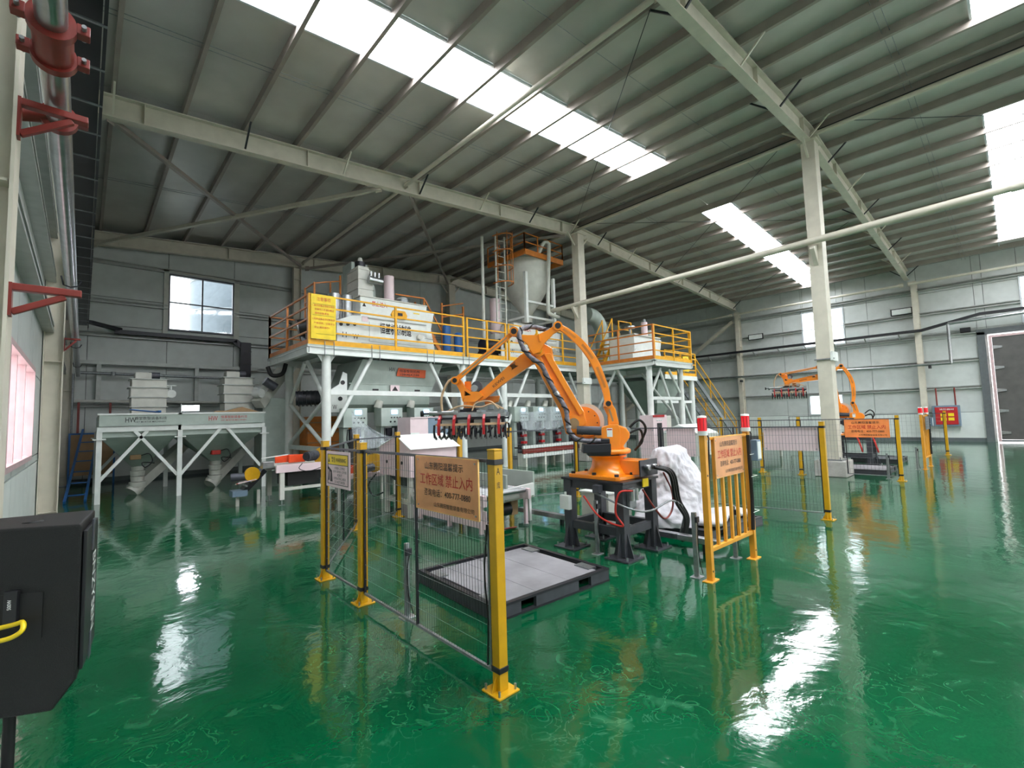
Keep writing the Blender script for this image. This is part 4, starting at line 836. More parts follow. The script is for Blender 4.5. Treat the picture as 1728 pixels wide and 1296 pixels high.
MB().box(14.95, 15.9, 8.85, 9.4, 0, 1.64).build('housing', 'pale', t, .008); MB().box(14.93, 15.7, 8.83, 8.85, 1.56, 1.64).build('red_strip', 'red', t); MB().box(15.9, 16.3, 8.9, 9.4, .2, 1.6).build('side_unit', 'cream', t)
MB().box(15.2, 15.5, 8.83, 8.85, 1.1, 1.35).build('display', 'black', t)
for k in range(3): MB().cyl((15.22+.13*k, 8.82, 1.45), (15.22+.13*k, 8.85, 1.45), .03, n=12).build('indicator', 'white', t)
for k in range(3):
    for j in range(2): MB().cyl((15.2+.2*k, 8.82, .9-.15*j), (15.2+.2*k, 8.85, .9-.15*j), .022, n=8).build('button', 'black', t)
t = thing('carton', 'brown carton box beside the control cabinet', 'box', (16.1, 8.6, .9)); MB().box(15.95, 16.5, 8.45, 8.8, 0, 1.15).build('box', 'cardboard', t); MB().box(15.94, 16.51, 8.6, 8.66, 1.15, 1.153).build('tape', 'pale', t)
# far machine between the platforms and the second cell
t = thing('wrapping_machine', 'white hooded machine between the warning lamps and the far fence', 'machine', (12.5, 6.2, 0))
MB().box(11.9, 13.0, 5.7, 6.9, .55, 1.12).build('housing', 'cream', t, .01); MB().prism([(11.9, 5.7, 1.13), (11.9, 6.9, 1.13), (11.9, 6.3, 1.38)], (1.1, 0, 0)).build('hood', 'white', t, .01)
for x in (11.95, 12.9):
    for y in (5.75, 6.8): MB().box(x, x+.06, y, y+.06, 0, .55).build('leg', 'cream', t)
t = thing('yellow_guard_conveyor', 'low conveyor with yellow guards seen below the wide pink board', 'conveyor', (17, 6, 0))
MB().box(15.2, 19.2, 6.0, 6.6, .42, .5).build('belt', 'cream', t)
for x in (15.3, 16.9): MB().box(x, x+.55, 5.96, 6.0, .45, .95).build('yellow_guard', 'yellow', t)
MB().box(15.9, 16.85, 5.97, 6.02, .5, .8).build('motor_guard', 'blackmetal', t)
for x in (15.3, 17.2, 19.0): MB().box(x, x+.08, 6.05, 6.13, 0, .42).build('leg', 'cream', t)
for (x, y, z, lab) in ((14.1, 11.0, 3.0, 'white clamp collar on the square column behind the near robot arm'), (14.1, 3.3, 3.02, 'white electrical box strapped round the free-standing column')):
    t = thing('column_collar', lab, 'box', (x, y, z)); MB().box(x-.26, x+.24, y-.22 if y < 5 else y+.02, (y-.16) if y < 5 else y+.09, z-.12, z+.12).build('housing', 'white', t, .01)
    MB().box(x-.24, x-.2, y-.24 if y < 5 else y, y+.2 if y < 5 else y+.42, z-.08, z-.05).build('strap', 'galv', t)
# ------------------------------------------------------------------ palletizing robots
def rot2(p, c, a):
    x, z = p[0]-c[0], p[1]-c[1]; return (c[0]+x*math.cos(a)-z*math.sin(a), c[1]+x*math.sin(a)+z*math.cos(a))
def robot(loc, rotz, label, pose=None, baserot=0, group=None):
    """s = reach, w = towards the viewer side, z = up; all relative to the foot of the stand"""
    t = thing('palletizing_robot', label, 'robot', (0, 0, 0)); pose = pose or {}
    J2 = (.36, 1.62); a1 = pose.get('lower', 0); EL = (.84, 2.6); a2 = pose.get('upper', 0)
    el = rot2(EL, J2, a1); sh = (el[0]-EL[0], el[1]-EL[1])
    L = lambda p: rot2(p, J2, a1)
    U = lambda p: rot2((p[0]+sh[0], p[1]+sh[1]), el, a2)
    T = lambda p: rot2((p[0]+sh[0], p[1]+sh[1]), el, pose.get('tri', 0))
    WR = (1.72, 2.0); wr = U(WR); ws = (wr[0]-WR[0], wr[1]-WR[1])
    Wf = lambda p: (p[0]+ws[0], p[1]+ws[1])
    def pr(poly, w0, w1, f=lambda p: p): return MB().prism([(f(p)[0], w0, f(p)[1]) for p in poly], (0, w1-w0, 0))
    def cy(c, r, w0, w1, f=lambda p: p, n=24): q = f(c); return MB().cyl((q[0], w0, q[1]), (q[0], w1, q[1]), r, n=n)
    # pedestal, aligned with the stand
    R = Matrix.Rotation(-rotz, 4, 'Z')
    def bx(mb, nm, mt, bev=.006, par=t): return mb.xf(R).build(nm, mt, par, bev)
    bx(MB().prism([(-.32, -.4, .9), (.3, -.4, .9), (.34, -.36, .9), (.34, .36, .9), (.3, .4, .9), (-.32, .4, .9), (-.36, .36, .9), (-.36, -.36, .9)], (0, 0, .045)), 'base_flange', 'orange')
    for k in range(8):
        x, y = ((-.3, -.34), (-.3, 0), (-.3, .34), (0, .36), (.28, .34), (.28, -.34), (0, -.36), (.1, -.36))[k]
        bx(MB().cyl((x, y, .945), (x, y, .975), .028, n=10), 'base_bolt', 'blackmetal', 0)
    prof = [(.3, .93), (.25, .97), (.215, 1.03), (.2, 1.1), (.205, 1.15), (.24, 1.155), (.24, 1.18)]
    MB().lathe((0, 0, 0), prof, 32).build('pedestal', 'orange', t)
    MB().lathe((0, 0, 0), [(.235, 1.18), (.235, 1.2), (.0, 1.2)], 32).build('slewing_ring', 'blackmetal', t)
    bx(MB().box(-.02, .3, -.5, -.1, .945, 1.12), 'connector_housing', 'orange', .01)
    q = bx(MB().box(-.06, .34, -.52, -.5, .93, 1.13), 'connector_panel', 'blackmetal', .004)
    for x in (.06, .2): bx(MB().cyl((x, -.58, 1.04), (x, -.52, 1.04), .035, n=14), 'connector', 'steel', 0, q)
    # turret
    MB().lathe((0, 0, 0), [(0, 1.2), (.29, 1.2), (.3, 1.22), (.3, 1.245), (.28, 1.26), (0, 1.27)], 32).build('turret_plate', 'orange', t)
    plate = [(.23, 1.37), (.17, 1.47), (.08, 1.545), (-.01, 1.575), (-.12, 1.575), (-.14, 1.5), (-.13, 1.25), (-.01, 1.25), (.0, 1.38), (.12, 1.41)]
    pr(plate, .2, .235).build('side_plate', 'orange', t, .006)
    pr([(-.12, 1.57), (-.22, 1.53), (-.27, 1.46), (-.26, 1.4), (-.18, 1.3), (-.2, 1.26), (-.05, 1.25), (-.0, 1.5)], -.2, .2).build('turret_body', 'orange', t, .02)
    pr([(.42, 1.5), (.3, 1.72), (.1, 1.6), (-.1, 1.5), (-.1, 1.26), (.15, 1.26)], -.22, -.12).build('far_side_plate', 'orange', t, .01)
    pr([(-.04, 1.42), (.03, 1.42), (.03, 1.53), (-.04, 1.53)], .235, .238).build('warning_sticker', 'white', t)
    pr([(-.035, 1.505), (.025, 1.505), (.025, 1.52), (-.035, 1.52)], .238, .239).build('sticker_band', 'red', t)
    for p in ((-.24, 1.44), (-.22, 1.38), (-.25, 1.5)): cy(p, .035, -.1, .16).build('cable_gland', 'steel', t)
    MB().tube(catmull([(-.26, .05, 1.44), (-.42, .05, 1.5), (-.46, .0, 1.35), (-.38, -.1, 1.22)]), .016, 8).build('rear_cable', 'rubber', t)
    MB().tube(catmull([(-.25, .1, 1.5), (-.4, .12, 1.62), (-.5, .05, 1.5), (-.42, 0, 1.3)]), .016, 8).build('rear_cable', 'rubber', t)
    pr([(.34, 1.34), (-.0, 1.34), (-.0, 1.23), (.35, 1.23)], .12, .34).build('servo_box', 'blackmetal', t, .008)
    pr([(.3, 1.23), (-.0, 1.23), (-.0, 1.19), (.28, 1.19)], .05, .3).build('servo_bracket', 'black', t, .004)
    pr([(.14, 1.4), (-.0, 1.4), (-.0, 1.34), (.2, 1.34)], .14, .26).build('servo_cover', 'blackmetal', t, .01)
    MB().cyl((.4, .2, 1.515), (.1, .26, 1.5), .055, n=18).build('balance_motor', 'motor', t)
    # shoulder drive: big round cover
    cy((.3, 1.6), .215, -.16, .05, n=40).build('shoulder_housing', 'orange', t, .01)
    g = cy((.28, 1.6), .18, .05, .075, n=40).build('gear_cover', 'orange', t, .006)
    cy((.26, 1.56), .05, .075, .09).build('gear_cap', 'orange', g, .004)
    for k in range(10): a = 2*PI*k/10; cy((.28+.155*math.cos(a), 1.6+.155*math.sin(a)), .009, .075, .083, n=6).build('cover_bolt', 'blackmetal', g)
    cy((.25, 1.62), .235, -.15, -.06, n=40).build('rear_housing', 'cream', t, .01)
    # lower arm
    lo = [(.95, 2.47), (.9, 2.6), (.79, 2.66), (.68, 2.6), (.66, 2.44), (.37, 1.88), (.29, 1.74), (.27, 1.62), (.33, 1.5), (.44, 1.43), (.54, 1.47), (.56, 1.6), (.6, 1.75)]
    la = pr(lo, .04, .14, L).build('lower_arm', 'orange', t, .014)
    pr([(.95, 2.46), (.84, 2.5), (.5, 1.72), (.46, 1.48), (.5, 1.45), (.545, 1.48), (.6, 1.75)], .135, .185, L).build('front_plate', 'orange', la, .008); pr([(.8, 2.52), (.7, 2.52), (.665, 2.44), (.375, 1.88), (.3, 1.74), (.36, 1.7), (.46, 1.88)], .135, .175, L).build('side_rail', 'orange', la, .008)
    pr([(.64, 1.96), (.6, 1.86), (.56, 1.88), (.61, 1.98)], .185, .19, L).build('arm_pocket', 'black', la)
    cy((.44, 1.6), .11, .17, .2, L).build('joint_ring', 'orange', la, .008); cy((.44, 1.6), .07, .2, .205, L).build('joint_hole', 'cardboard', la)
    # upper arm (with the slot as a real opening)
    up_ = [(.97, 2.6), (.8, 2.68), (.7, 2.6), (.72, 2.5), (.8, 2.44), (.95, 2.4), (1.37, 2.13), (1.6, 1.95), (1.68, 1.92), (1.73, 1.98), (1.7, 2.04), (1.63, 2.08), (1.1, 2.53)]
    sc_ = V((1.2, 2.385)); sd = V((-.055, .035)); sn = V((.02, .032))
    slot = []
    for k in range(9): a = PI*k/8; slot.append(tuple(sc_+sd+V((math.cos(a+PI/2+2.57), math.sin(a+PI/2+2.57)))*.034))
    for k in range(9): a = PI*k/8; slot.append(tuple(sc_-sd+V((math.cos(a-PI/2+2.57), math.sin(a-PI/2+2.57)))*.034))
    outer = [(.96, 2.6), (.8, 2.68), (.7, 2.6), (.72, 2.5), (.8, 2.44), (.95, 2.4), (1.18, 2.252)]
    rest = [(1.18, 2.252), (1.37, 2.13), (1.6, 1.95), (1.68, 1.92), (1.73, 1.98), (1.7, 2.04), (1.63, 2.08), (1.1, 2.53)]
    k0 = min(range(len(slot)), key=lambda i: (V(slot[i])-V((1.18, 2.252))).length)
    # holes are cut by walking in to the slot and back out again
    area = sum(slot[i][0]*slot[(i+1) % 18][1]-slot[(i+1) % 18][0]*slot[i][1] for i in range(18))
    oa = outer+rest[1:]; oarea = sum(oa[i][0]*oa[(i+1) % len(oa)][1]-oa[(i+1) % len(oa)][0]*oa[i][1] for i in range(len(oa)))
    seq = [slot[(k0+i) % 18] for i in range(19)] if area*oarea < 0 else [slot[(k0-i) % 18] for i in range(19)]
    ua = pr(outer+seq+rest, -.1, .03, U).build('upper_arm', 'orange', t)
    pr([(1.28, 2.31), (1.24, 2.4), (1.12, 2.46), (1.14, 2.37)], -.07, -.06, U).build('slot_shade_backing', 'cardboard', ua)  # brown backing added so the open slot looks shaded
    c0, c1 = U((1.5, 2.08)), U((1.3, 2.24)); rv = V((c1[0]-c0[0], 0, c1[1]-c0[1])).normalized()
    # lettering runs up along the arm towards the elbow
    uv = V((-rv.z, 0, rv.x))*-1
    uvv = V((0, -1, 0)).cross(rv)
    rr = -rv if False else rv
    upd = rr.cross(V((0, 1, 0)))*-1
    if rr.cross(upd).y < 0: upd = -upd
    mid = U((1.405, 2.175)); text('lettering', 'KEWEI', (mid[0], .031, mid[1]), rr, upd, .19, .036, 'ink', ua)
    cy((.86, 2.56), .085, -.16, .2, U).build('elbow_joint', 'orange', t, .008)
    cy((.86, 2.56), .05, .2, .215, U).build('elbow_cap', 'railyellow', t, .004)
    cy((.76, 2.58), .09, -.26, -.1, U).build('elbow_motor', 'railyellow', t, .01)
    # triangle plate
    P1, P2, P3 = (1.17, 2.81), (.6, 2.86), (.0, 1.84)
    tri = [(1.2, 2.81), (1.13, 2.8), (1.05, 2.76), (.87, 2.755), (.74, 2.81), (.63, 2.88), (.57, 2.87), (.555, 2.81), (.66, 2.76), (.78, 2.64), (.84, 2.53), (.93, 2.5), (.97, 2.56), (1.0, 2.63), (1.08, 2.71), (1.17, 2.75)]
    tp = pr(tri, .2, .25, T).build('triangle_link', 'orange', t, .008)
    pr([(.86, 2.76), (.84, 2.76), (.82, 2.66), (.85, 2.66)], .25, .265, T).build('link_rib', 'orange', tp, .003)
    for p in (P1, P2): cy(p, .06, .18, .27, T).build('link_boss', 'orange', tp, .006); cy(p, .038, .27, .278, T).build('link_pin', 'rubber', tp)
    # front rod to the wrist
    p1 = T(P1); PW = (1.955, 2.2); pw = Wf(PW)
    def rod(a, b, r, w0, w1):
        a = V(a); b = V(b); d = (b-a).normalized(); n_ = V((-d.y, d.x))*r; return [tuple(a+n_), tuple(b+n_), tuple(b-n_), tuple(a-n_)]
    fr = pr(rod(p1, pw, .03, 0, 0), .19, .23).build('front_rod', 'orange', t, .006)
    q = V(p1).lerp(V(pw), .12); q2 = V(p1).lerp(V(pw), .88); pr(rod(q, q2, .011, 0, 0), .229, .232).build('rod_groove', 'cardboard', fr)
    cy(pw, .05, .15, .25).build('rod_boss', 'orange', fr, .005); cy(pw, .03, .25, .257).build('rod_pin', 'rubber', fr)
    # curved rear rod, mapped between its two ends
    b0, b1 = T(P2), P3
    ctr = [(.6, 2.86), (.46, 2.77), (.3, 2.61), (.17, 2.42), (.08, 2.2), (.02, 2.0), (.0, 1.84)]
    o0, o1 = V(P2), V(P3); n0, n1 = V(b0), V(b1); dv, nv = o1-o0, n1-n0; sc = nv.length/dv.length; an = math.atan2(nv.y, nv.x)-math.atan2(dv.y, dv.x)
    def bm(p): v = V(p)-o0; return (n0.x+sc*(v.x*math.cos(an)-v.y*math.sin(an)), n0.y+sc*(v.x*math.sin(an)+v.y*math.cos(an)))
    cc = [V((x, y)) for x, y, _ in catmull([(*bm(p), 0) for p in ctr], 4)]
    lft, rgt = [], []
    for i, p in enumerate(cc):
        d = (cc[min(i+1, len(cc)-1)]-cc[max(i-1, 0)]).normalized(); n_ = V((-d.y, d.x)); hw = .038+.014*math.sin(PI*i/(len(cc)-1)); lft.append(tuple(p+n_*hw)); rgt.append(tuple(p-n_*hw))
    cr = pr(lft+rgt[::-1], .2, .25).build('curved_rod', 'orange', t, .008)
    for f0, f1 in ((2, 6), (8, 12), (14, 19)):
        a = [tuple(cc[i]+(V(lft[i])-cc[i])*.3) for i in range(f0, f1+1)]; b = [tuple(cc[i]-(V(lft[i])-cc[i])*.3) for i in range(f0, f1+1)]
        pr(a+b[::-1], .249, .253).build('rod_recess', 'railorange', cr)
    cy(P3, .052, .19, .265).build('rod_boss', 'orange', cr, .006); cy(P3, .034, .265, .272).build('rod_pin', 'rubber', cr)
    bl = pr([(.05, 1.8), (.03, 1.88), (-.04, 1.87), (-.1, 1.77), (-.14, 1.57), (.0, 1.57), (.0, 1.69)], .13, .19).build('base_link', 'orange', t, .01)
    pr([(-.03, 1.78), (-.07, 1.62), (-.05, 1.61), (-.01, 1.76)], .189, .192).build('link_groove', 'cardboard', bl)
    # wrist
    wo = [(1.99, 2.22), (1.93, 2.25), (1.88, 2.19), (1.84, 2.11), (1.76, 2.055), (1.66, 2.05), (1.61, 1.99), (1.7, 1.92), (1.87, 1.92)]
    tri_h = [(1.845, 2.07), (1.76, 2.01), (1.845, 2.0)]
    wb_ = wo+[(1.9, 2.0), (1.845, 2.0), (1.845, 2.07), (1.76, 2.01), (1.845, 2.0), (1.9, 2.0), (1.92, 2.1)]
    wb_ = wo+[(1.845, 2.0), (1.76, 2.01), (1.845, 2.07), (1.845, 2.0), (1.875, 1.93), (1.9, 2.05)]
    wk = pr(wb_, .03, .15, Wf).build('wrist_bracket', 'orange', t)
    pr([(1.86, 2.08), (1.86, 1.99), (1.75, 2.0)], .035, .045, Wf).build('wrist_shade_backing', 'ink', wk)  # dark backing added to make the triangular hole look shaded
    f_ = Wf((1.795, 1.9)); MB().cyl((f_[0], .06, f_[1]+.03), (f_[0], .06, f_[1]-.06), .08, n=24).build('wrist_flange', 'orange', t, .005)
    MB().cyl((f_[0], .06, f_[1]-.06), (f_[0], .06, f_[1]-.075), .09, n=24).build('wrist_ring', 'blackmetal', t)
    cy((1.7, 2.13), .07, -.1, .02, Wf).build('wrist_motor', 'motor', t, .01); cy((1.72, 2.1), .045, .0, .12, Wf).build('wrist_gland', 'steel', t, .006)
    pr([(1.86, 2.2), (1.78, 2.2), (1.76, 2.07), (1.86, 2.06)], -.04, .03, Wf).build('wrist_box', 'orange', t, .006)
    pr([(1.62, 1.99), (1.4, 2.0), (1.42, 1.92), (1.6, 1.87)], -.16, -.06, U).build('arm_motor', 'railorange', t, .01)
    # corrugated hose over the arm
    hose = [(*T((.72, 2.84)), .06), (*T((.9, 2.885)), .1), (*T((1.05, 2.86)), .2), (*T((1.1, 2.76)), .29), (*T((1.07, 2.62)), .3), (*T((.98, 2.48)), .29), (*L((.83, 2.36)), .25), (*L((.73, 2.15)), .22), (*L((.61, 1.93)), .22), (*L((.54, 1.8)), .24), (.52, 1.63, .26), (.5, 1.5, .27), (.42, 1.41, .28), (.28, 1.38, .28), (.12, 1.38, .25)]
    hp = catmull([(a, c, b) for a, b, c in hose], 5)
    MB().tube(hp, .03, 10).build('cable_hose', 'hose_grey', t)
    # spiral wrap
    m = MB(); n_ = len(hp)
    sp = []
    for i in range(0, n_*6):
        f = i/6; k = min(int(f), n_-2); p = hp[k].lerp(hp[k+1], f-k); d = (hp[k+1]-hp[k]).normalized(); r_ = d.cross(V((0, 1, .1))).normalized(); u_ = r_.cross(d)
        a = f*1.15; sp.append(p+(r_*math.cos(a)+u_*math.sin(a))*.03)
    m.tube(sp[:int(n_*6*.98)], .011, 5); m.build('spiral_wrap', 'rubber', t)
    for k in (38, 52): MB().tube([hp[k], hp[min(k+1, n_-1)]], .038, 10).build('hose_clamp', 'steel', t)
    MB().tube(catmull([(pw[0], .2, pw[1]+.04), (pw[0]+.1, .2, pw[1]-.02), (pw[0]+.19, .18, pw[1]-.22), (pw[0]+.18, .12, pw[1]-.44), (pw[0]+.1, .05, pw[1]-.46), (pw[0]-.2, .02, pw[1]-.45)]), .016, 8).build('air_hose', 'beige_hose', t)
    # gripper
    G = thing('gripper'); G.parent = t; gz = f_[1]-.08; gx = f_[0]-.0; k_ = pose.get('gx', 0)
    def gb(mb, nm, mt, bev=0): return mb.build(nm, mt, G, bev)
    for y in (-.22, .22, .0): gb(MB().bar((gx-.5, y, gz-.07), (gx+.38, y, gz-.07), .05, .06), 'frame_rail', 'steel', .004)
    for x in (-.45, -.15, .15, .36): gb(MB().bar((gx+x, -.28, gz-.03), (gx+x, .28, gz-.03), .06, .04), 'cross_rail', 'steel', .004)
    gb(MB().box(gx-.12, gx+.12, -.12, .12, gz-.03, gz+.005), 'mount_plate', 'blackmetal')
    for y, x0 in ((.24, .5), (-.1, .42)):
        gb(MB().cyl((gx+.18, y, gz-.04), (gx+x0, y, gz-.04), .028, n=14), 'air_cylinder', 'steel'); gb(MB().cyl((gx+x0+.08, y, gz-.04), (gx+x0+.11, y, gz-.04), .04, n=18), 'bumper', 'rubber'); gb(MB().cyl((gx+x0, y, gz-.04), (gx+x0+.08, y, gz-.04), .012, n=8), 'piston_rod', 'blackmetal')
    gb(MB().bar((gx-.5, .27, gz-.12), (gx+.42, .27, gz-.12), .03, .02), 'finger_shaft', 'blackmetal'); gb(MB().bar((gx-.5, -.27, gz-.12), (gx+.42, -.27, gz-.12), .03, .02), 'finger_shaft', 'blackmetal')
    gb(MB().bar((gx-.48, .33, gz-.19), (gx+.4, .33, gz-.19), .03, .03), 'cross_strip', 'beige_hose'); gb(MB().bar((gx-.48, -.33, gz-.19), (gx+.4, -.33, gz-.19), .03, .03), 'cross_strip', 'beige_hose')
    for sg in (1, -1):
        proto = None
        for k in range(15):
            x = gx-.5+.065*k
            if proto is None:
                poly = [(.29, -.19), (.335, -.19), (.36, -.27), (.33, -.35), (.2, -.385), (.19, -.365), (.29, -.33), (.325, -.27)]
                proto = MB().prism([(0, sg*a, b) for a, b in poly], (.02, 0, 0)).build('finger', 'blackmetal', G); proto.location = (x, 0, gz)
            else: f2 = dup(proto, G, (x, 0, gz))
        for k in range(5):
            x = gx-.42+.19*k; poly = [(.2, -.06), (.28, -.07), (.35, -.12), (.385, -.2), (.385, -.32), (.355, -.32), (.35, -.21), (.31, -.15), (.25, -.115), (.2, -.11)]
            gb(MB().prism([(x, sg*a, gz+b) for a, b in poly], (.03, 0, 0)), 'bag_hook', 'red')
    for k in range(4): gb(MB().box(gx-.42+.21*k, gx-.28+.21*k, -.2, .2, gz-.24, gz-.13), 'pusher_plate', 'cream', .01)
    gb(MB().box(gx-.46, gx+.38, -.12, .12, gz-.2, gz-.09), 'gripper_body', 'blackmetal', .01)
    for k in range(7): gb(MB().bar((gx-.43+.13*k, -.24, gz-.2), (gx-.39+.13*k, .24, gz-.3), .03, .015), 'finger_link', 'motor')
    gb(MB().tube(catmull([(gx+.3, .1, gz-.02), (gx+.1, .14, gz+.05), (gx-.15, .12, gz+.03), (gx-.3, .05, gz+.07), (gx-.45, .1, gz)]), .012, 6), 'air_hose', 'beige_hose')
    gb(MB().tube(catmull([(gx-.05, .2, gz-.02), (gx-.1, .16, gz+.08), (gx-.28, .15, gz+.1), (gx-.4, .2, gz)]), .01, 6), 'air_hose', 'beige_hose')
    for k in range(2): gb(MB().box(gx-.32+.2*k, gx-.24+.2*k, -.05, .08, gz-.01, gz+.05), 'valve_block', 'galv', .004)
    t.location = loc; t.rotation_euler = (0, 0, rotz)
    return t
robot((5.08, 3.7, 0), math.atan2(.714, -.7), 'large orange palletizing robot in the middle of the picture, arm bent to the left')
# ------------------------------------------------------------------ fenced cells
def sign_board(t, org, rgt, w_, h_, nrm, mt='copper'):
    """org = centre of the front face"""
    o = V(org); r = V(rgt); u = V((0, 0, 1)); n_ = r.cross(u)
    MB().bar(o-r*w_/2-n_*.004, o+r*w_/2-n_*.004, .006, h_).build('board', mt, t)
    e = 'gold' if mt == 'copper' else mt
    for s in (-1, 1): MB().bar(o-r*w_/2+u*s*h_/2-n_*.004, o+r*w_/2+u*s*h_/2-n_*.004, .012, .006).build('edge', e, t)
    for s in (-1, 1): MB().bar(o+r*s*w_/2-u*h_/2-n_*.004, o+r*s*w_/2+u*h_/2-n_*.004, .012, .006, r).build('edge', e, t)
    for a in (-.46, .46):
        for b in (-.43, .43): MB().cyl(o+r*w_*a+u*h_*b-n_*.002, o+r*w_*a+u*h_*b+n_*.005, .006, n=8).build('rivet', 'steel', t)
    for cx, cz, ww, hh, s_, m_ in ((-.02, .33, .62, .14, '山东腾阳温馨提示', 'ink'), (0, .08, .84, .22, '工作区域 禁止入内', 'inkred'), (.02, -.16, .74, .14, '咨询电话：400-777-0880', 'ink'), (.13, -.37, .62, .085, '山东腾阳智能装备有限公司', 'ink')):
        text('lettering', s_, o+r*w_*cx+u*h_*cz, r, u, ww*w_, hh*h_, m_, t, .0015)
def fence_post(x, y, label, h=1.5, side=.035):
    t = thing('fence_post', label, 'fence post', (x, y, 0)); s = side
    MB().box(x-s, x+s, y-s, y+s, .012, h-.012).build('tube', 'yellow', t, .004); MB().box(x-s-.002, x+s+.002, y-s-.002, y+s+.002, h-.012, h).build('cap', 'yellow', t, .003)
    MB().box(x-.085, x+.085, y-.085, y+.085, 0, .012).build('base_plate', 'yellow', t, .003)
    for a, b in ((-1, -1), (1, -1), (1, 1), (-1, 1)):
        MB().cyl((x+a*.065, y+b*.065, .012), (x+a*.065, y+b*.065, .045), .008, n=8).build('anchor_bolt', 'steel', t)
    MB().prism([(x-.003, y+s, .012), (x-.003, y+s+.04, .012), (x-.003, y+s, .1)], (.006, 0, 0)).build('gusset', 'yellow', t); MB().prism([(x-s, y-.003, .012), (x-s-.04, y-.003, .012), (x-s, y-.003, .1)], (0, .006, 0)).build('gusset', 'yellow', t)
    for z in (.12, h-.1): MB().box(x-s-.005, x+s+.005, y-s-.005, y+s+.005, z, z+.035).build('clamp', 'black', t, .003)
    return t
def fence_panel(a, b, label, h=1.42, z0=.1, step=.032, mid=True):
    A = V((a[0], a[1], 0)); B = V((b[0], b[1], 0)); d = (B-A); L_ = d.length; d.normalize(); A = A+d*.045; B = B-d*.045; L_ -= .09; Z = V((0, 0, 1))
    t = thing('mesh_fence', label, 'fence', A)
    MB().bar(A+Z*h, B+Z*h, .02, .02).build('top_rail', 'motor', t); MB().bar(A+Z*z0, B+Z*z0, .02, .02).build('bottom_rail', 'galv', t)
    for p in (A, B): MB().bar(p+Z*z0, p+Z*h, .02, .02, d).build('side_rail', 'blackmetal', t)
    if mid and L_ > 1.5: MB().bar((A+B)/2+Z*z0, (A+B)/2+Z*h, .02, .02, d).build('centre_rail', 'blackmetal', t)
    m = MB(); n_ = int(L_/step)
    for k in range(1, n_): p = A+d*L_*k/n_; m.cyl(p+Z*z0, p+Z*h, .0018, n=4, cap=False)
    m.build('upright_wires', 'wire', t, kind='stuff'); m = MB()
    for k in range(1, 10): m.cyl(A+Z*(z0+(h-z0)*k/10), B+Z*(z0+(h-z0)*k/10), .002, n=4, cap=False)
    m.build('cross_wires', 'galv', t, kind='stuff')
    return t
def stake(x, y, h, label, dx=0):
    t = thing('sensor_stand', label, 'stand', (x, y, 0))
    MB().box(x-.02, x+.02, y-.02, y+.02, .01, h).build('profile', 'galv', t, .003); MB().box(x-.012, x+.012, y-.024, y+.024, .02, h-.01).build('groove', 'steel', t)
    MB().box(x-.06, x+.06, y-.05, y+.05, 0, .01).build('foot_plate', 'steel', t, .002); MB().box(x-.03, x+.03, y-.045, y-.02, h-.1, h-.04).build('sensor', 'blackmetal', t, .004)
    MB().tube(catmull([(x, y-.04, h-.1), (x-.02, y-.04, h-.25), (x+.0, y-.035, h-.45), (x+.03, y-.05, .04)]), .005, 6).build('cable', 'rubber', t)
def pallet(c, sx_, sy_, rot, label, deck='palletdeck'):
    t = thing('pallet', label, 'pallet', (0, 0, 0)); hx, hy = sx_/2, sy_/2
    for s in (-1, 1):
        # long channel with two fork openings
        y = s*(hy-.02)
        for x0, x1 in ((-hx, -hx*.62), (-hx*.38, hx*.38), (hx*.62, hx)): MB().box(x0, x1, y-.02, y+.02, .0, .125).build('side_channel', 'darkgrey', t, .003)
        MB().box(-hx, hx, y-.024, y+.024, .11, .13).build('top_lip', 'blackmetal', t); MB().box(-hx, hx, y-.024, y+.024, 0, .02).build('bottom_lip', 'blackmetal', t)
        x = s*(hx-.02)
        MB().box(x-.02, x+.02, -hy+.04, hy-.04, 0, .125).build('end_channel', 'darkgrey', t, .003); MB().box(x-.024, x+.024, -hy+.04, hy-.04, .115, .13).build('top_lip', 'blackmetal', t)
        for q in (-.5, .5): MB().box(x-s*.14 if s > 0 else x, x if s > 0 else x+.14, q*hy*1.3-.1, q*hy*1.3+.1, .1, .124).build('corner_plate', 'galv', t)
    for k in range(3): x0 = -hx+.1+k*(sx_-.2)/3; MB().box(x0+.0015, x0+(sx_-.2)/3-.0015, -hy+.08, hy-.08, .085, .112).build('deck_board', deck, t, .003)
    for y in (-.3, .3): MB().box(-hx+.05, hx-.05, y-.04, y+.04, .02, .08).build('runner', 'blackmetal', t)
    t.location = (c[0], c[1], 0); t.rotation_euler = (0, 0, rot); return t
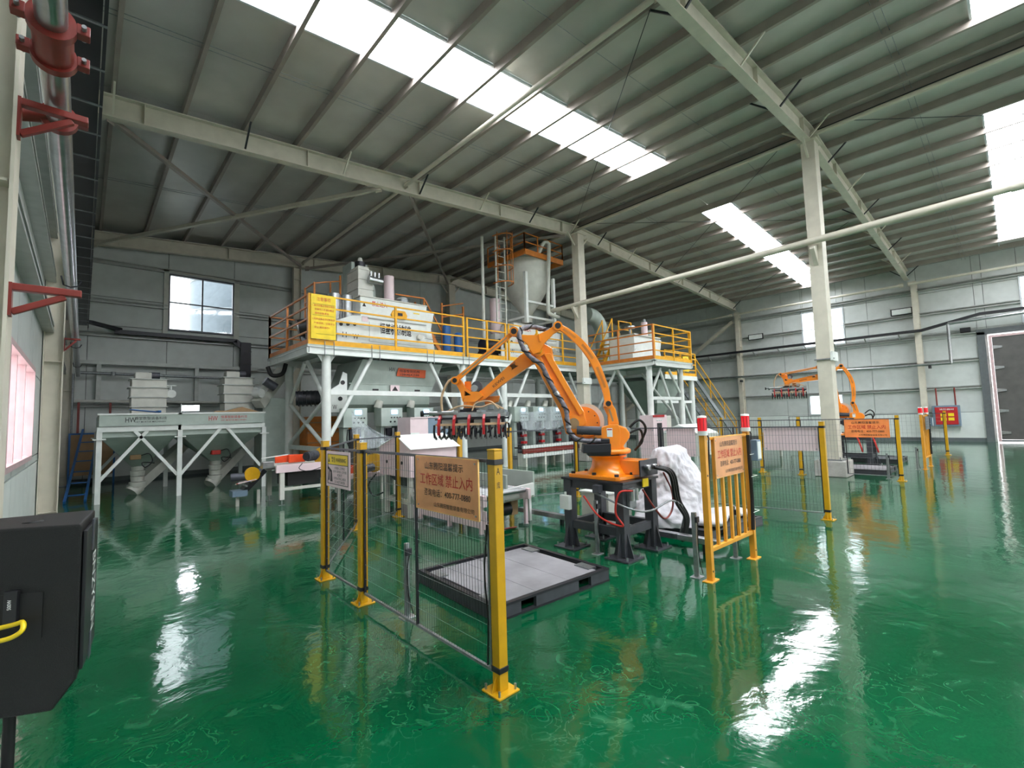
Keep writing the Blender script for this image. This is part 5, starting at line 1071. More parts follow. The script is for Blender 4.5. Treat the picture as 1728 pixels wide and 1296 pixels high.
def lampposts(x0, y0, x1, y1, tag_, sign=True):
    for (x, y), who in (((x0, y0), 'left'), ((x1, y1), 'right')):
        t = thing('gate_post', f'{who} of the two orange-yellow gate posts with a red warning lamp, {tag_}', 'post', (x, y, 0))
        MB().box(x-.03, x+.03, y-.03, y+.03, .01, 1.46).build('tube', 'gateyellow', t, .003); MB().prism([(x-.09, y-.05, 0), (x+.09, y-.05, 0), (x+.09, y+.05, 0), (x-.09, y+.05, 0)], (0, 0, .01)).build('base_plate', 'gateyellow', t, .002)
        for z in (.1, 1.05): MB().cyl((x-.005, y-.034, z), (x-.005, y-.028, z), .01, n=8).build('bolt', 'black', t)
        MB().tube(catmull([(x+.05, y, 1.5), (x+.07, y-.03, 1.42), (x+.05, y-.03, 1.3), (x+.05, y-.0, .3), (x+.06, y, .05)]), .008, 6).build('cable', 'black', t)
        q = thing('warning_lamp', f'{who} red warning lamp on its white base, {tag_}', 'lamp', (x, y, 1.46))
        MB().cyl((x, y, 1.46), (x, y, 1.505), .05, n=20).build('lamp_base', 'white', q, .004); MB().lathe((x, y, 0), [(.045, 1.505), (.045, 1.63), (.04, 1.645)], 20).build('dome', 'redlamp', q); MB().lathe((x, y, 0), [(.046, 1.64), (.044, 1.66), (0, 1.665)], 20).build('cap', 'white', q)
        for k in range(8): a = 2*PI*k/8; MB().box(x+.046*math.cos(a)-.003, x+.046*math.cos(a)+.003, y+.046*math.sin(a)-.003, y+.046*math.sin(a)+.003, 1.515, 1.63).build('dome_rib', 'red', q)
    t = thing('barred_gate', f'yellow gate of five upright bars between the lamp posts, {tag_}', 'gate', ((x0+x1)/2, y0, .1))
    MB().bar((x0+.03, y0, .3), (x1-.03, y1, .3), .04, .04).build('bottom_rail', 'gateyellow', t, .003); MB().bar((x0+.03, y0, 1.42), (x1-.03, y1, 1.42), .03, .03).build('top_rail', 'gateyellow', t, .003)
    for k in range(5): f = .2+.16*k; x = x0+(x1-x0)*f; y = y0+(y1-y0)*f; MB().box(x-.018, x+.018, y-.015, y+.015, .3, 1.42).build('bar', 'gateyellow', t, .003)
    MB().tube(catmull([(x1-.08, y1-.05, 1.42), (x1-.1, y1-.06, 1.0), (x1-.07, y1-.05, .7), (x1-.1, y1-.05, .35)]), .022, 8).build('cable_bundle', 'rubber', t)
    for z in (.55, .95, 1.2): MB().tube([(x1-.13, y1-.08, z), (x1+.04, y1-.08, z), (x1+.04, y1+.04, z+.01)], .004, 4).build('cable_tie', 'white', t)
    if sign:
        s = thing('warning_sign', f'copper-coloured warning sign fixed to the barred gate, {tag_}', 'sign', ((x0+x1)/2, y0-.04, 1.2)); sign_board(s, (x0+(x1-x0)*.5, y0-.045, 1.215), (1, 0, 0), .72, .42, None)
    q = thing('junction_box', f'small pale junction box at the right lamp post, {tag_}', 'box', (x1, y1-.07, 1.25)); MB().box(x1-.02, x1+.1, y1-.12, y1-.05, 1.12, 1.36).build('housing', 'greyblue', q, .006); MB().box(x1-.01, x1+.09, y1-.125, y1-.12, 1.14, 1.34).build('lid', 'white', q, .003)
A, B_, C_ = (1.97, 2.32), (1.99, 4.31), (2.0, 5.27)
fence_post(*A, 'nearest thick yellow fence post in the foreground, right of the copper sign')
fence_post(*B_, 'second yellow fence post from the viewer, between the two near wire panels')
fence_post(*C_, 'third yellow fence post, left end of the near fence run')
for z_, c_ in ((1.36, 'A'), (1.27, '库')): text('hand_lettering', c_, (1.965, 2.285, z_), (1, 0, 0), (0, 0, 1), .03, .045, 'ink', bpy.data.objects['fence_post'], .001, 0)
D, E_, F_, G_, H_, K_ = (3.26, 7.27), (4.18, 7.61), (5.3, 7.26), (6.3, 6.95), (7.75, 6.45), (8.45, 2.1)
fence_post(*D, 'yellow fence post left of the white hooded machine, seen between the two near posts'); fence_post(*E_, 'yellow fence post directly in front of the white hood gable')
fence_post(*F_, 'yellow fence post right of the white hood, below the gripper'); fence_post(*G_, 'yellow fence post beside the gripper, above the white chute')
fence_post(*H_, 'yellow fence post just behind the near robot pedestal'); fence_post(*K_, 'bright yellow fence post in front of the free-standing column')
fence_panel(A, B_, 'large near wire fence panel carrying the copper sign'); fence_panel(B_, C_, 'narrow near wire fence panel carrying the pink warning notice')
fence_panel(C_, D, 'wire fence panel running back from the left near post', step=.06); fence_panel(D, E_, 'short wire fence panel left of the white hood', step=.06)
fence_panel(G_, H_, 'wire fence panel behind the robot pedestal on the far side', step=.06)
hk = V((K_[0]-H_[0], K_[1]-H_[1])); mid1 = (H_[0]+hk.x*.42, H_[1]+hk.y*.42)
fence_panel(H_, mid1, 'wire fence panel behind the draped white bag', step=.045); fence_panel(mid1, K_, 'wire fence panel between the gate lamps and the bright yellow post', step=.045)
t = thing('fence_stake', 'slim black fence post joining the two panels behind the gate', 'fence post', (*mid1, 0)); MB().box(mid1[0]-.02, mid1[0]+.02, mid1[1]-.02, mid1[1]+.02, .01, 1.44).build('tube', 'blackmetal', t); MB().box(mid1[0]-.07, mid1[0]+.07, mid1[1]-.07, mid1[1]+.07, 0, .01).build('base_plate', 'blackmetal', t)
hn = hk.normalized()
for s0, s1, z0, z1, lab in ((1.4, 1.7, 1.05, 1.41, 'small pale pink board on the fence right of the robot'), (1.95, 2.47, .9, 1.42, 'medium pale pink board on the fence above the white bag'), (3.58, 4.34, 1.04, 1.41, 'wide pale pink board on the fence left of the bright yellow post')):
    P0 = V((H_[0], H_[1], 0))+V((hn.x, hn.y, 0))*s0+V((.03, 0, 0)); P1 = V((H_[0], H_[1], 0))+V((hn.x, hn.y, 0))*s1+V((.03, 0, 0)); t = thing('back_board', lab, 'board', P0)
    MB().bar(P0+V((0, 0, (z0+z1)/2)), P1+V((0, 0, (z0+z1)/2)), .006, z1-z0).build('board', 'pale', t)
    for q in (P0, P1):
        for z in (z0+.03, z1-.03): MB().cyl(q.lerp((P0+P1)/2, .08)+V((-.01, 0, z)), q.lerp((P0+P1)/2, .08)+V((.01, 0, z)), .012, n=8).build('screw', 'steel', t)
s = thing('warning_sign', 'copper warning sign with red and black characters on the nearest wire panel', 'sign', (1.93, 2.85, 1.2)); sign_board(s, (1.935, 2.845, 1.225), (0, -1, 0), .78, .4, None)
s = thing('warning_notice', 'pale pink and yellow robot warning notice on the narrow near panel', 'sign', (1.95, 4.8, 1.2))
cx_, cz_ = 4.8, 1.215
MB().box(1.95, 1.956, cx_-.3, cx_+.3, cz_-.185, cz_+.185).build('board', 'pale', s); MB().box(1.948, 1.95, cx_-.25, cx_+.25, cz_+.05, cz_+.15).build('yellow_band', 'signyellow', s)
for a in ((cx_-.26, cx_+.26, cz_+.15, cz_+.156), (cx_-.26, cx_+.26, cz_-.156, cz_-.15), (cx_-.26, cx_+.26, cz_+.044, cz_+.05)): MB().box(1.946, 1.95, *a).build('border', 'ink', s)
for y in (cx_-.26, cx_+.254): MB().box(1.946, 1.95, y, y+.006, cz_-.15, cz_+.15).build('border', 'ink', s)
text('lettering', '警告 WARNING', (1.948, cx_-.03, cz_+.1), (0, -1, 0), (0, 0, 1), .36, .055, 'ink', s)
MB().prism([(1.9475, cx_+.2, cz_+.07), (1.9475, cx_+.24, cz_+.07), (1.9475, cx_+.22, cz_+.13)], (.001, 0, 0)).build('warning_triangle', 'ink', s)
for zz, ww, tx in ((.015, .26, '机器人工作区'), (-.02, .33, '运行时 请勿进入工作范围'), (-.055, .12, 'ROBOT'), (-.09, .3, 'OPERATING AREA'), (-.125, .26, 'DO NOT ENTER')): text('lettering', tx, (1.948, cx_-.06, cz_+zz), (0, -1, 0), (0, 0, 1), ww, .026, 'ink', s)
for pl in ([(.24, -.12), (.21, -.12), (.2, -.02), (.22, -.02)], [(.19, -.13), (.13, -.13), (.15, -.02), (.18, -.03)], [(.25, .0), (.23, .02), (.14, -.02), (.16, -.045)], [(.26, .03), (.245, .03), (.23, -.005), (.25, -.005)]): MB().prism([(1.9475, cx_+a, cz_+b) for a, b in pl], (.001, 0, 0)).build('robot_symbol', 'ink', s)
stake(2.12, 3.72, .63, 'grey sensor stand just behind the nearest wire panel'); stake(4.7, 3.63, .65, 'grey sensor stand in front of the robot stand'); stake(4.72, 2.38, .66, 'grey sensor stand beside the left gate lamp post'); stake(5.62, 2.35, .6, 'grey sensor stand behind the gate bars near the right lamp post')
t = thing('light_curtain', 'slim steel light-curtain profile strapped behind the nearest fence post', 'sensor bar', (2.0, 2.42, 0)); MB().box(1.985, 2.02, 2.4, 2.44, .08, 1.0).build('profile', 'galv', t, .003); MB().tube(catmull([(1.98, 2.43, 1.0), (1.96, 2.44, .7), (1.97, 2.43, .4), (1.96, 2.43, .12)]), .006, 6).build('cable', 'rubber', t)
pallet((3.34, 3.69), 1.46, 1.34, -.06, 'black-framed pallet with grey deck lying empty in the foreground')
lampposts(4.71, 2.23, 5.75, 2.2, 'near robot cell')
# robot stand
def stand(x0, x1, y0, y1, label, detail=True):
    t = thing('robot_stand', label, 'stand', ((x0+x1)/2, (y0+y1)/2, 0))
    MB().box(x0-.02, x1+.02, y0-.02, y1+.02, .87, .9).build('top_plate', 'blackmetal', t, .004)
    for x in (x0+.06, x1-.06):
        for y in (y0+.06, y1-.06):
            sx_ = -1 if x < (x0+x1)/2 else 1; sy_ = -1 if y < (y0+y1)/2 else 1
            l = MB().box(x-.06, x+.06, y-.06, y+.06, .02, .87).build('leg', 'darkgrey', t, .006)
            MB().box(x-.17, x+.17, y-.17, y+.17, 0, .02).build('foot_plate', 'darkgrey', l, .003)
            for a in (-1, 1):
                MB().prism([(x+a*.06, y-.005, .02), (x+a*.14, y-.005, .02), (x+a*.06, y-.005, .3)], (0, .01, 0)).build('gusset', 'darkgrey', l); MB().prism([(x-.005, y+a*.06, .02), (x-.005, y+a*.14, .02), (x-.005, y+a*.06, .3)], (.01, 0, 0)).build('gusset', 'darkgrey', l)
                for b in (-1, 1): MB().cyl((x+a*.13, y+b*.13, .02), (x+a*.13, y+b*.13, .06), .011, n=8).build('anchor_bolt', 'steel', l)
    for z, h in ((.3, .1), (.82, .1)):
        for y in (y0+.06, y1-.06): MB().box(x0+.12, x1-.12, y-.035, y+.035, z-h/2, z+h/2).build('cross_beam', 'darkgrey', t, .004)
        for x in (x0+.06, x1-.06): MB().box(x-.035, x+.035, y0+.12, y1-.12, z-h/2, z+h/2).build('cross_beam', 'darkgrey', t, .004)
    return t
t = stand(4.7, 5.46, 3.23, 4.15, 'dark grey steel stand bolted to the green floor under the near robot')
MB().box(4.6, 4.66, 3.98, 4.14, .5, .68).build('junction_box', 'white', t, .008); MB().cyl((4.63, 4.06, .68), (4.63, 4.06, .72), .015, n=10).build('gland', 'white', t)
MB().box(4.6, 4.68, 3.5, 3.6, .76, .85).build('switch_box', 'motor', t, .006); MB().box(4.78, 4.92, 3.19, 3.23, .58, .82).build('valve_unit', 'galv', t, .006); MB().box(5.1, 5.22, 3.2, 3.215, .8, .9).build('yellow_tag', 'signyellow', t)
for x in (4.79, 4.87): MB().cyl((x, 3.16, .82), (x, 3.16, .68), .03, n=14).build('filter_bowl', 'steel', t)
def cab(name, label, pts, r, mt): t = MB().tube(catmull(pts), r, 8).build(name, mt); return tag(t, label, 'hose')
cab('air_hose', 'red air hose looping over the robot stand leg', [(4.78, 3.14, .8), (4.66, 3.25, .78), (4.64, 3.3, .55), (4.66, 3.22, .4), (4.6, 3.5, .48), (4.62, 3.75, .7)], .012, 'inkred')
cab('air_hose', 'pinkish red air hose hanging right of the robot stand leg', [(4.95, 3.12, .8), (5.05, 3.05, .6), (5.25, 3.02, .42), (5.5, 3.05, .5), (5.6, 3.1, .7), (5.45, 3.12, .95)], .012, 'redpaint')
cab('control_cable', 'grey cable sweeping from the junction box to the floor channel', [(4.62, 3.6, .76), (4.72, 3.15, .6), (5.0, 3.05, .55), (5.4, 3.0, .62), (5.7, 3.0, .45), (5.75, 3.1, .12)], .012, 'galv')
for k, lab in enumerate(('left', 'middle', 'right')):
    cab('power_cable', f'{lab} one of three thick black robot cables falling to the floor', [(5.2+.06*k, 3.1, 1.04), (5.35+.05*k, 2.98, .95), (5.5+.05*k, 3.0, .6), (5.68+.04*k, 2.98, .35), (5.72+.03*k, 3.06, .05)], .02, 'rubber')
m = MB()
for k in range(9): a = k*.35; m.tube(catmull([(5.7+.04*k, 4.1, .7), (5.8+.03*k, 4.2+.03*k, 1.0+.01*k), (6.0+.02*k, 4.3, .95), (6.1, 4.35+.02*k, .55)]), .012, 6)
tag(m.build('cable_coil', 'rubber'), 'messy coil of thin black cables behind the robot connector box', 'cable')
t = thing('coil_stand', 'pale stand under the black cable coil behind the robot', 'stand', (5.95, 4.35, 0)); MB().box(5.6, 6.2, 4.1, 4.6, 0, .55).build('box', 'cream', t, .02); MB().box(5.58, 6.22, 4.08, 4.62, .55, .57).build('lid', 'white', t)
t = thing('floor_channel', 'silver cable channel lying on the floor past the robot stand', 'cable channel', (5.5, 4, 0))
for y0, y1, x in ((4.75, 5.9, 5.55), (2.5, 3.05, 5.62), (3.06, 4.74, 5.62)): MB().box(x-.05, x+.05, y0, y1, .1, .17).build('channel', 'steel', t, .004)
for y in (2.7, 4.0, 5.0, 5.8): MB().box(5.57, 5.63, y-.02, y+.02, 0, .1).build('foot', 'blackmetal', t)
# second pallet with bags and the draped jumbo bag
pallet((6.85, 3.38), 1.4, 1.2, -.12, 'dark pallet with white bags beyond the robot stand', 'darkgrey')
def bagmesh(name, label, c, sx_, sy_, sz_, rot, mt='bag', seed=0, n=18):
    import mathutils.noise as NZ
    m = MB(); vs = []; fs = []
    for j in range(n//2+1):
        for i in range(n):
            ph = PI*j/(n//2); th = 2*PI*i/n; e = .55
            f = lambda v: math.copysign(abs(v)**e, v)
            p = V((f(math.cos(th))*math.sin(ph)**.6*sx_/2, f(math.sin(th))*math.sin(ph)**.6*sy_/2, math.cos(ph)*sz_/2))
            k = NZ.noise(p*7+V((seed, 0, 0)))*.03; p = p*(1+k*1.5); p.z += k*.3; vs.append(V((p.x*math.cos(rot)-p.y*math.sin(rot), p.x*math.sin(rot)+p.y*math.cos(rot), p.z+sz_/2))+V(c))
    fs = [(j*n+i, (j+1)*n+i, (j+1)*n+(i+1) % n, j*n+(i+1) % n) for j in range(n//2) for i in range(n)]
    m.add(vs, fs, True); o = m.build(name, mt); return tag(o, label, 'bag')
bagmesh('cement_bag', 'white filled bag lying flat at the near edge of the bag pallet', (6.6, 3.08, .125), .8, .46, .15, .3, seed=1)
bagmesh('cement_bag', 'white filled bag lying flat at the right corner of the bag pallet', (7.2, 3.1, .125), .7, .42, .12, -.4, seed=2)
bagmesh('cement_bag', 'white filled bag at the back of the bag pallet', (7.2, 3.65, .125), .75, .45, .14, .1, seed=3)
t = bagmesh('folded_tarpaulin', 'folded green cloth lying on the bags beside the draped jumbo bag', (6.75, 3.42, .27), .6, .5, .2, .2, 'green_tarp', 5); t['category'] = 'cloth'
import mathutils.noise as NZ
m = MB(); vs = []; NS, NR = 96, 44
cxx, cyy = 6.47, 3.56
for j in range(NR+1):
    v = j/NR; z = 1.25-1.12*v
    for i in range(NS):
        th = 2*PI*i/NS; q = V((math.cos(th), math.sin(th), v*2.2))
        r = .02+.17*min(1, v/.12)**.5+.36*v**1.15
        r *= 1+.3*max(0, math.cos(th+.75))*(1-abs(v-.62)*1.5)+.12*math.cos(2*th+1)
        r *= 1-.5*max(0, min(1, (v-.6)/.35))*max(0, math.cos(th+.75))
        r += .10*NZ.noise(q*1.3)*(v+.3)+.07*abs(NZ.noise(q*2.7+V((5, 0, 0))))*(v+.25)-.05*abs(NZ.noise(q*5.5+V((0, 9, 0))))-.025*abs(NZ.noise(q*11))
        x = cxx-.03+r*math.cos(th); y = cyy+r*math.sin(th)
        vs.append((x, y, z+.09*NZ.noise(V((x*4, y*4, v*3)))*(1-v)+.015*NZ.noise(V((x*14, y*14, z*14)))))
m.add(vs, [(j*NS+i, (j+1)*NS+i, (j+1)*NS+(i+1) % NS, j*NS+(i+1) % NS) for j in range(NR) for i in range(NS)]+[tuple(range(NS-1, -1, -1))], True)
o = m.build('jumbo_bag', 'bag'); tag(o, 'crumpled white jumbo bag standing draped beside the near robot', 'bag')
# conveyor under the hood, roller table and chute
t = thing('hooded_machine', 'white machine with pitched hood behind the near fence', 'machine', (4.7, 7.8, 0))
MB().box(4.2, 5.2, 7.23, 8.35, .7, 1.19).build('housing', 'pale', t, .01); MB().prism([(4.2, 7.2, 1.19), (4.2, 8.37, 1.19), (4.2, 7.7, 1.42)], (.02, 0, 0)).build('gable', 'pale', t)
MB().prism([(4.18, 7.18, 1.19), (4.18, 7.68, 1.425), (4.18, 7.68, 1.44), (4.18, 7.15, 1.195)], (1.06, 0, 0)).build('hood_panel', 'white', t); MB().prism([(4.18, 8.39, 1.19), (4.18, 7.68, 1.425), (4.18, 7.68, 1.44), (4.18, 8.42, 1.195)], (1.06, 0, 0)).build('hood_panel', 'white', t)
for y in (7.5, 8.05): MB().cyl((4.19, y, .95), (4.2, y, .95), .03, n=12).build('knob', 'black', t)
for x in (4.28, 5.1):
    for y in (7.35, 8.2): MB().box(x-.04, x+.04, y-.04, y+.04, 0, .7).build('leg', 'cream', t, .004)
for y in (7.35, 8.2): MB().box(4.28, 5.1, y-.03, y+.03, .22, .3).build('cross_beam', 'cream', t)
for x in (4.28, 5.1): MB().box(x-.03, x+.03, 7.35, 8.2, .22, .3).build('cross_beam', 'cream', t)
MB().frust((4.5, 4.9, 7.5, 8.0), (4.3, 5.1, 7.3, 8.25), .45, .7).build('dust_tray', 'motor', t); MB().tube(catmull([(4.15, 8.4, .7), (4.05, 8.5, .5), (4.1, 8.4, .3), (4.25, 8.3, .35)]), .015, 6).build('cable', 'rubber', t)
t = thing('roller_conveyor', 'roller conveyor with pale rollers behind the copper sign', 'conveyor', (4.6, 6, 0))
for x in (4.3, 5.2): MB().box(x-.03, x+.03, 5.3, 7.15, .42, .58).build('side_rail', 'pale', t, .004)
for k in range(18): y = 5.38+k*.1; MB().cyl((4.33, y, .56), (5.17, y, .56), .035, n=12).build('roller', 'steel', t)
for x in (4.3, 5.2):
    for y in (5.4, 6.2, 7.05): MB().box(x-.025, x+.025, y-.025, y+.025, 0, .42).build('leg', 'pale', t); MB().cyl((x, y, 0), (x, y, .03), .05, n=12).build('foot', 'steel', t)
MB().box(4.3, 4.32, 5.3, 7.1, .1, .36).build('guard', 'pale', t)
t = thing('pickup_table', 'white sheet-metal pickup chute with motor beneath, right of the near post', 'conveyor', (5.5, 5.9, 0))
MB().prism([(5.3, 5.5, .42), (6.0, 5.5, .42), (6.0, 5.5, .62), (5.3, 5.5, .58)], (0, .04, 0)).build('front_lip', 'white', t); MB().box(5.4, 5.44, 5.52, 6.5, .4, .8).build('side_sheet', 'greygreen', t, .004); MB().box(6.0, 6.04, 5.52, 6.5, .4, .8).build('side_sheet', 'greygreen', t, .004)
MB().box(5.3, 6.05, 5.55, 6.55, .38, .42).build('bed', 'cream', t)
for k in range(9): MB().cyl((5.45, 5.62+k*.1, .46), (5.99, 5.62+k*.1, .46), .03, n=10).build('roller', 'steel', t)
for x in (5.36, 5.98):
    for y in (5.6, 6.45): MB().box(x-.025, x+.025, y-.025, y+.025, 0, .38).build('leg', 'white', t)
MB().cyl((5.3, 5.75, .22), (5.65, 5.75, .22), .1, n=18).build('drive_motor', 'blackmetal', t, .004); MB().box(5.38, 5.5, 5.7, 5.82, .31, .36).build('terminal_box', 'signyellow', t); MB().box(5.65, 5.8, 5.68, 5.84, .12, .36).build('gearbox', 'cardboard', t, .01)
MB().box(5.41, 5.42, 5.6, 5.72, .66, .74).build('yellow_sticker', 'signyellow', t)
MB().tube(catmull([(5.3, 5.7, .2), (5.1, 5.6, .1), (5.0, 5.4, .05), (5.4, 5.3, .04)]), .012, 6).build('cable', 'redpaint', t)
for c_ in t.children: c_.location.x -= .5
t.location.x += 0
# bag shaping conveyor at the mezzanine leg
t = thing('shaping_conveyor', 'white conveyor with red guard, motor and yellow wheel cover left of the near fence', 'conveyor', (3.4, 10.9, 0))
MB().box(3.0, 4.4, 10.55, 10.62, .68, .84).build('side_rail', 'pale', t, .005); MB().box(3.0, 4.4, 11.5, 11.57, .68, .84).build('side_rail', 'pale', t, .005); MB().box(3.0, 4.4, 10.62, 11.5, .8, .83).build('belt', 'cream', t)
for x in (3.12, 4.3):
    for y in (10.6, 11.5):
        MB().box(x-.045, x+.045, y-.04, y+.04, .12, .68).build('leg', 'cream', t); MB().cyl((x, y, 0), (x, y, .12), .014, n=8).build('levelling_foot', 'steel', t); MB().box(x-.06, x+.06, y-.03, y+.03, 0, .01).build('foot_pad', 'steel', t)
MB().box(3.12, 4.3, 10.58, 10.62, .3, .36).build('cross_beam', 'cream', t)
MB().prism([(3.25, 10.64, .68), (4.2, 10.64, .68), (3.8, 10.64, .4), (3.25, 10.64, .38)], (0, .7, 0)).build('collecting_pan', 'rubber', t)
for x0 in (3.1, 3.35): MB().box(x0, x0+.24, 11.0, 11.04, .86, 1.02).build('red_guard', 'orange_red', t, .006)
MB().box(3.35, 3.7, 10.9, 10.94, .85, 1.02).build('red_guard', 'orange_red', t, .006)
MB().cyl((3.62, 10.6, .98), (3.88, 10.75, 1.0), .1, n=20).build('motor_body', 'motor', t, .004); MB().cyl((3.6, 10.59, .98), (3.63, 10.61, .98), .08, n=20).build('fan_cover', 'blackmetal', t)
for k in range(5): MB().cyl((3.66+.04*k, 10.62+.023*k, .98), (3.672+.04*k, 10.627+.023*k, .98), .108, n=20).build('cooling_rib', 'motor', t)
MB().cyl((4.0, 10.7, .96), (4.06, 10.78, .96), .2, n=28).build('wheel_cover', 'yellow', t, .006)
MB().tube(catmull([(3.5, 10.5, .85), (3.42, 10.45, .75), (3.6, 10.42, .68), (3.9, 10.45, .75), (3.95, 10.5, .85)]), .008, 6).build('cable', 'rubber', t)
MB().bar((2.75, 10.7, 1.0), (3.3, 10.8, 1.04), .02, .02).build('guide_rod', 'white', t); MB().box(2.78, 3.0, 10.7, 10.9, .78, .92).build('bearing_block', 'steel', t, .01)
t = thing('inclined_conveyor', 'small inclined conveyor with yellow cover at the foot of the right hopper', 'conveyor', (2.8, 11.3, 0))
MB().bar((2.95, 11.3, .72), (2.5, 11.3, .25), .3, .1).build('belt_frame', 'blackmetal', t)
for k in range(5): a = k/5; MB().cyl((2.92-.42*a, 11.12, .78-.45*a), (2.92-.42*a, 11.48, .78-.45*a), .02, n=8).build('roller', 'steel', t)
MB().cyl((2.68, 11.08, .66), (2.68, 11.14, .66), .15, n=20).build('wheel_cover', 'yellow', t); MB().cyl((2.3, 11.2, .62), (2.55, 11.15, .62), .08, n=16).build('motor_body', 'motor', t)
for x in (2.45, 2.85): MB().box(x-.03, x+.03, 11.27, 11.33, 0, .3).build('leg', 'cream', t)
for k in range(3): MB().bar((2.4, 11.05+.1*k, .5-.02*k), (2.75, 11.05+.1*k, .55), .04, .02).build('guide_plate', ('pale', 'orange_red', 'cream')[k], t)
MB().box(2.32, 2.6, 11.1, 11.4, .22, .34).build('catch_box', 'greyblue', t)
# ------------------------------------------------------------------ second cell, further right
ox, oy = 11.85, -.35
def o2(p): return (p[0]+ox, p[1]+oy)
fence_post(13.78, 1.93, 'yellow fence post right of the orange sign in front of the second robot'); fence_post(*o2(B_), 'yellow fence post behind the wide pink board, just left of the big column'); fence_post(*o2(C_), 'yellow fence post behind the left edge of the wide pink board')
fence_panel((13.78, 1.93), o2(B_), 'wire fence panel carrying the orange sign in front of the second robot', step=.07); fence_panel(o2(B_), o2(C_), 'narrow wire fence panel behind the wide pink board', step=.07)
fence_post(o2(D)[0], o2(D)[1]-.4, 'small far yellow fence post left of the lower right window'); fence_post(21.7, 1.76, 'far yellow fence post nearest the red wall cabinet')
fence_panel((21.7, 1.76), (20.4, 6.2), 'far wire fence panel behind the second robot', step=.12); fence_panel(o2(C_), (o2(D)[0], o2(D)[1]-.4), 'far wire fence panel running back from the pink board', step=.12)
s = thing('warning_sign', 'bright orange warning sign with red characters in front of the second robot', 'sign', (13.7, 2.6, 1.2))
sign_board(s, (13.72, 2.5, 1.2), (0, -1, 0), .86, .42, None, 'signorange')
robot((16.75, 3.35, 0), math.atan2(.96, -.28), 'smaller looking orange robot far right, arm stretched level behind the big column', {'lower': .35, 'upper': .5, 'tri': .1})
stand(16.4, 17.1, 2.9, 3.8, 'dark grey steel stand under the second robot'); pallet((15.35, 3.0), 1.46, 1.34, 0, 'dark pallet in front of the second robot beside the column plinth'); pallet((18.5, 3.1), 1.4, 1.2, 0, 'dark pallet behind the second robot stand', 'darkgrey')
lampposts(16.62, 1.82, 17.55, 1.8, 'second robot cell', False)
t = thing('grey_board', 'grey lined board on the second cell gate', 'board', (17, 1.75, 1.2)); MB().box(16.75, 17.5, 1.74, 1.76, 1.05, 1.4).build('board', 'galv', t); 
for k in range(4): MB().box(16.75, 17.5, 1.735, 1.74, 1.12+.07*k, 1.125+.07*k).build('rule', 'motor', t)
stake(14.0, 2.2, .6, 'grey sensor stand by the second cell sign post'); stake(16.4, 1.95, .6, 'grey sensor stand at the second cell gate')
for q, lab in (((16.35, 2.85), 'red'), ((16.3, 3.2), 'dark red')): cab('air_hose', f'{lab} hose looped on the second robot stand', [(q[0], q[1], .85), (q[0]-.05, q[1]-.08, .6), (q[0], q[1]-.1, .45), (q[0]+.03, q[1]-.02, .8)], .02, 'inkred')
# ------------------------------------------------------------------ loudspeaker in the left foreground
t = thing('loudspeaker', 'black loudspeaker cabinet on a stand at the left picture edge', 'loudspeaker', (-.15, 2.7, 0))
c1, c2 = V((.008, 2.38, 0)), V((.052, 2.76, 0)); bk1, bk2 = V((-.36, 2.6, 0)), V((-.33, 2.86, 0))
zt_, zb_ = 1.352, .70
def cabp(z): return [c1+V((0, 0, z)), c2+V((0, 0, z)), bk2+V((0, 0, z)), bk1+V((0, 0, z))]
inn = (bk1-c1).normalized()*.07
v_ = cabp(zt_)+cabp(.8)+[c1+inn+V((0, 0, zb_)), c2+inn+V((0, 0, zb_)), bk2+V((0, 0, zb_-.01)), bk1+V((0, 0, zb_-.01))]
MB().add(v_, [(3, 2, 1, 0), (0, 1, 5, 4), (1, 2, 6, 5), (2, 3, 7, 6), (3, 0, 4, 7), (4, 5, 9, 8), (5, 6, 10, 9), (6, 7, 11, 10), (7, 4, 8, 11), (8, 9, 10, 11)]).build('cabinet', 'speaker', t, .008)
fn = (c2-c1).normalized(); nrm = V((fn.y, -fn.x, 0)); 
gq = [c1+fn*.03+nrm*.002+V((0, 0, .82)), c2-fn*.03+nrm*.002+V((0, 0, .82)), c2-fn*.03+nrm*.002+V((0, 0, zt_-.03)), c1+fn*.03+nrm*.002+V((0, 0, zt_-.03))]
MB().prism(gq, nrm*.012).build('grille', 'black', t, .003)
gx_ = c1+fn*.2+nrm*.015
MB().bar(gx_+V((0, 0, 1.34)), gx_+V((0, 0, 1.22)), .05, .004, nrm).build('trim_strip', 'motor', t); MB().bar(gx_+V((0, 0, .9)), gx_+V((0, 0, .8)), .05, .004, nrm).build('trim_strip', 'motor', t)
text('lettering', 'BNZYSEN', gx_+nrm*.003+V((0, 0, 1.06)), (0, 0, -1), fn, .3, .09, 'white', t)
sd = (bk1-c1).normalized(); sn_ = V((sd.y, -sd.x, 0)); 
if sn_.y > 0: sn_ = -sn_
hc = c1+sd*.2+V((0, 0, 1.04))
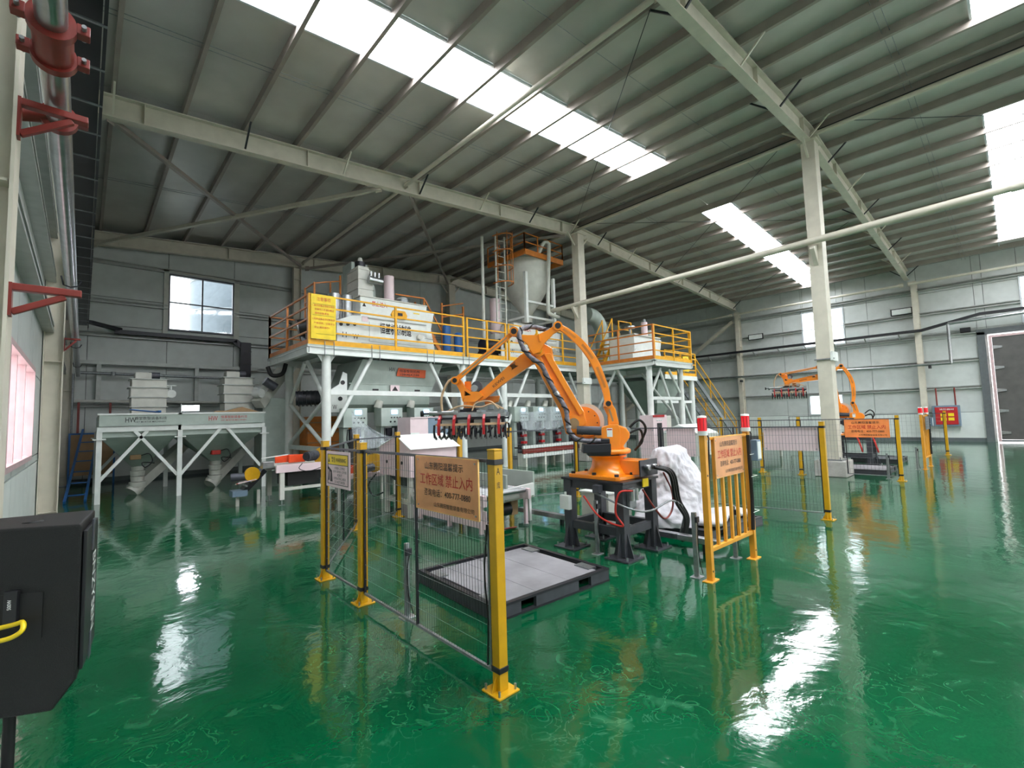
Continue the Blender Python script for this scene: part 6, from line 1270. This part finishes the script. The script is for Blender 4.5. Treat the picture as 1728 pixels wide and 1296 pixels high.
MB().bar(hc-sd*.09-sn_*.001, hc+sd*.09-sn_*.001, .008, .16).build('handle_recess', 'rubber', t); MB().bar(hc-sd*.02+sn_*.006+V((0, 0, .03)), hc+sd*.02+sn_*.006+V((0, 0, .03)), .02, .13).build('connector_plate', 'black', t, .002)
text('small_lettering', '500W', hc+sn_*.018+V((0, 0, .05)), (0, 0, 1), (-1, 0, 0), .035, .01, 'white', t)
MB().tube(catmull([hc+sd*.16+sn_*.02+V((0, 0, -.07)), hc-sd*.0+sn_*.045+V((0, 0, -.06)), hc-sd*.06+sn_*.05+V((0, 0, -.035)), hc-sd*.05+sn_*.03+V((0, 0, -.01)), hc-sd*.01+sn_*.02+V((0, 0, -.02)), hc+sd*.16+sn_*.01+V((0, 0, -.05))]), .008, 8).build('yellow_strap', 'signyellow', t)
MB().lathe(V((-.13, 2.6, 0)), [(.03, zt_), (.03, zt_+.002), (0, zt_+.003)], 16).build('cap_recess', 'rubber', t)
ctr_ = V((-.17, 2.64, 0))
MB().cyl(ctr_+V((0, 0, .02)), ctr_+V((0, 0, zb_)), .018, n=14).build('stand_pole', 'rubber', t)
for k in range(3): a = k*2.1+.4; MB().bar(ctr_+V((0, 0, .35)), ctr_+V((.3*math.cos(a), .3*math.sin(a), .012)), .02, .012).build('stand_leg', 'rubber', t)
t = thing('white_sack', 'white plastic sack on the floor under the loudspeaker', 'sack', (-.35, 2.2, 0)); 
o = MB().lathe((-.36, 2.5, 0), [(0, .5), (.08, .48), (.13, .36), (.15, .15), (.14, 0), (0, 0)], 18).build('sack', 'bag', t)

t = thing('transfer_conveyor', 'low conveyor with orange wheel cover and red guard seen left of the hooded machine', 'conveyor', (4.3, 9.3, 0))
MB().box(3.6, 5.0, 9.0, 9.7, .58, .66).build('belt', 'pale', t, .004); MB().cyl((4.4, 9.0, .86), (4.45, 9.06, .86), .19, n=26).build('wheel_cover', 'yellow', t, .004)
MB().box(3.75, 4.3, 9.1, 9.14, .68, .84).build('red_guard', 'orange_red', t, .004); MB().cyl((4.1, 8.95, .74), (4.38, 9.0, .78), .08, n=16).build('motor_body', 'motor', t)
for x in (3.7, 4.9):
    for y in (9.05, 9.65): MB().box(x-.03, x+.03, y-.03, y+.03, 0, .58).build('leg', 'cream', t)
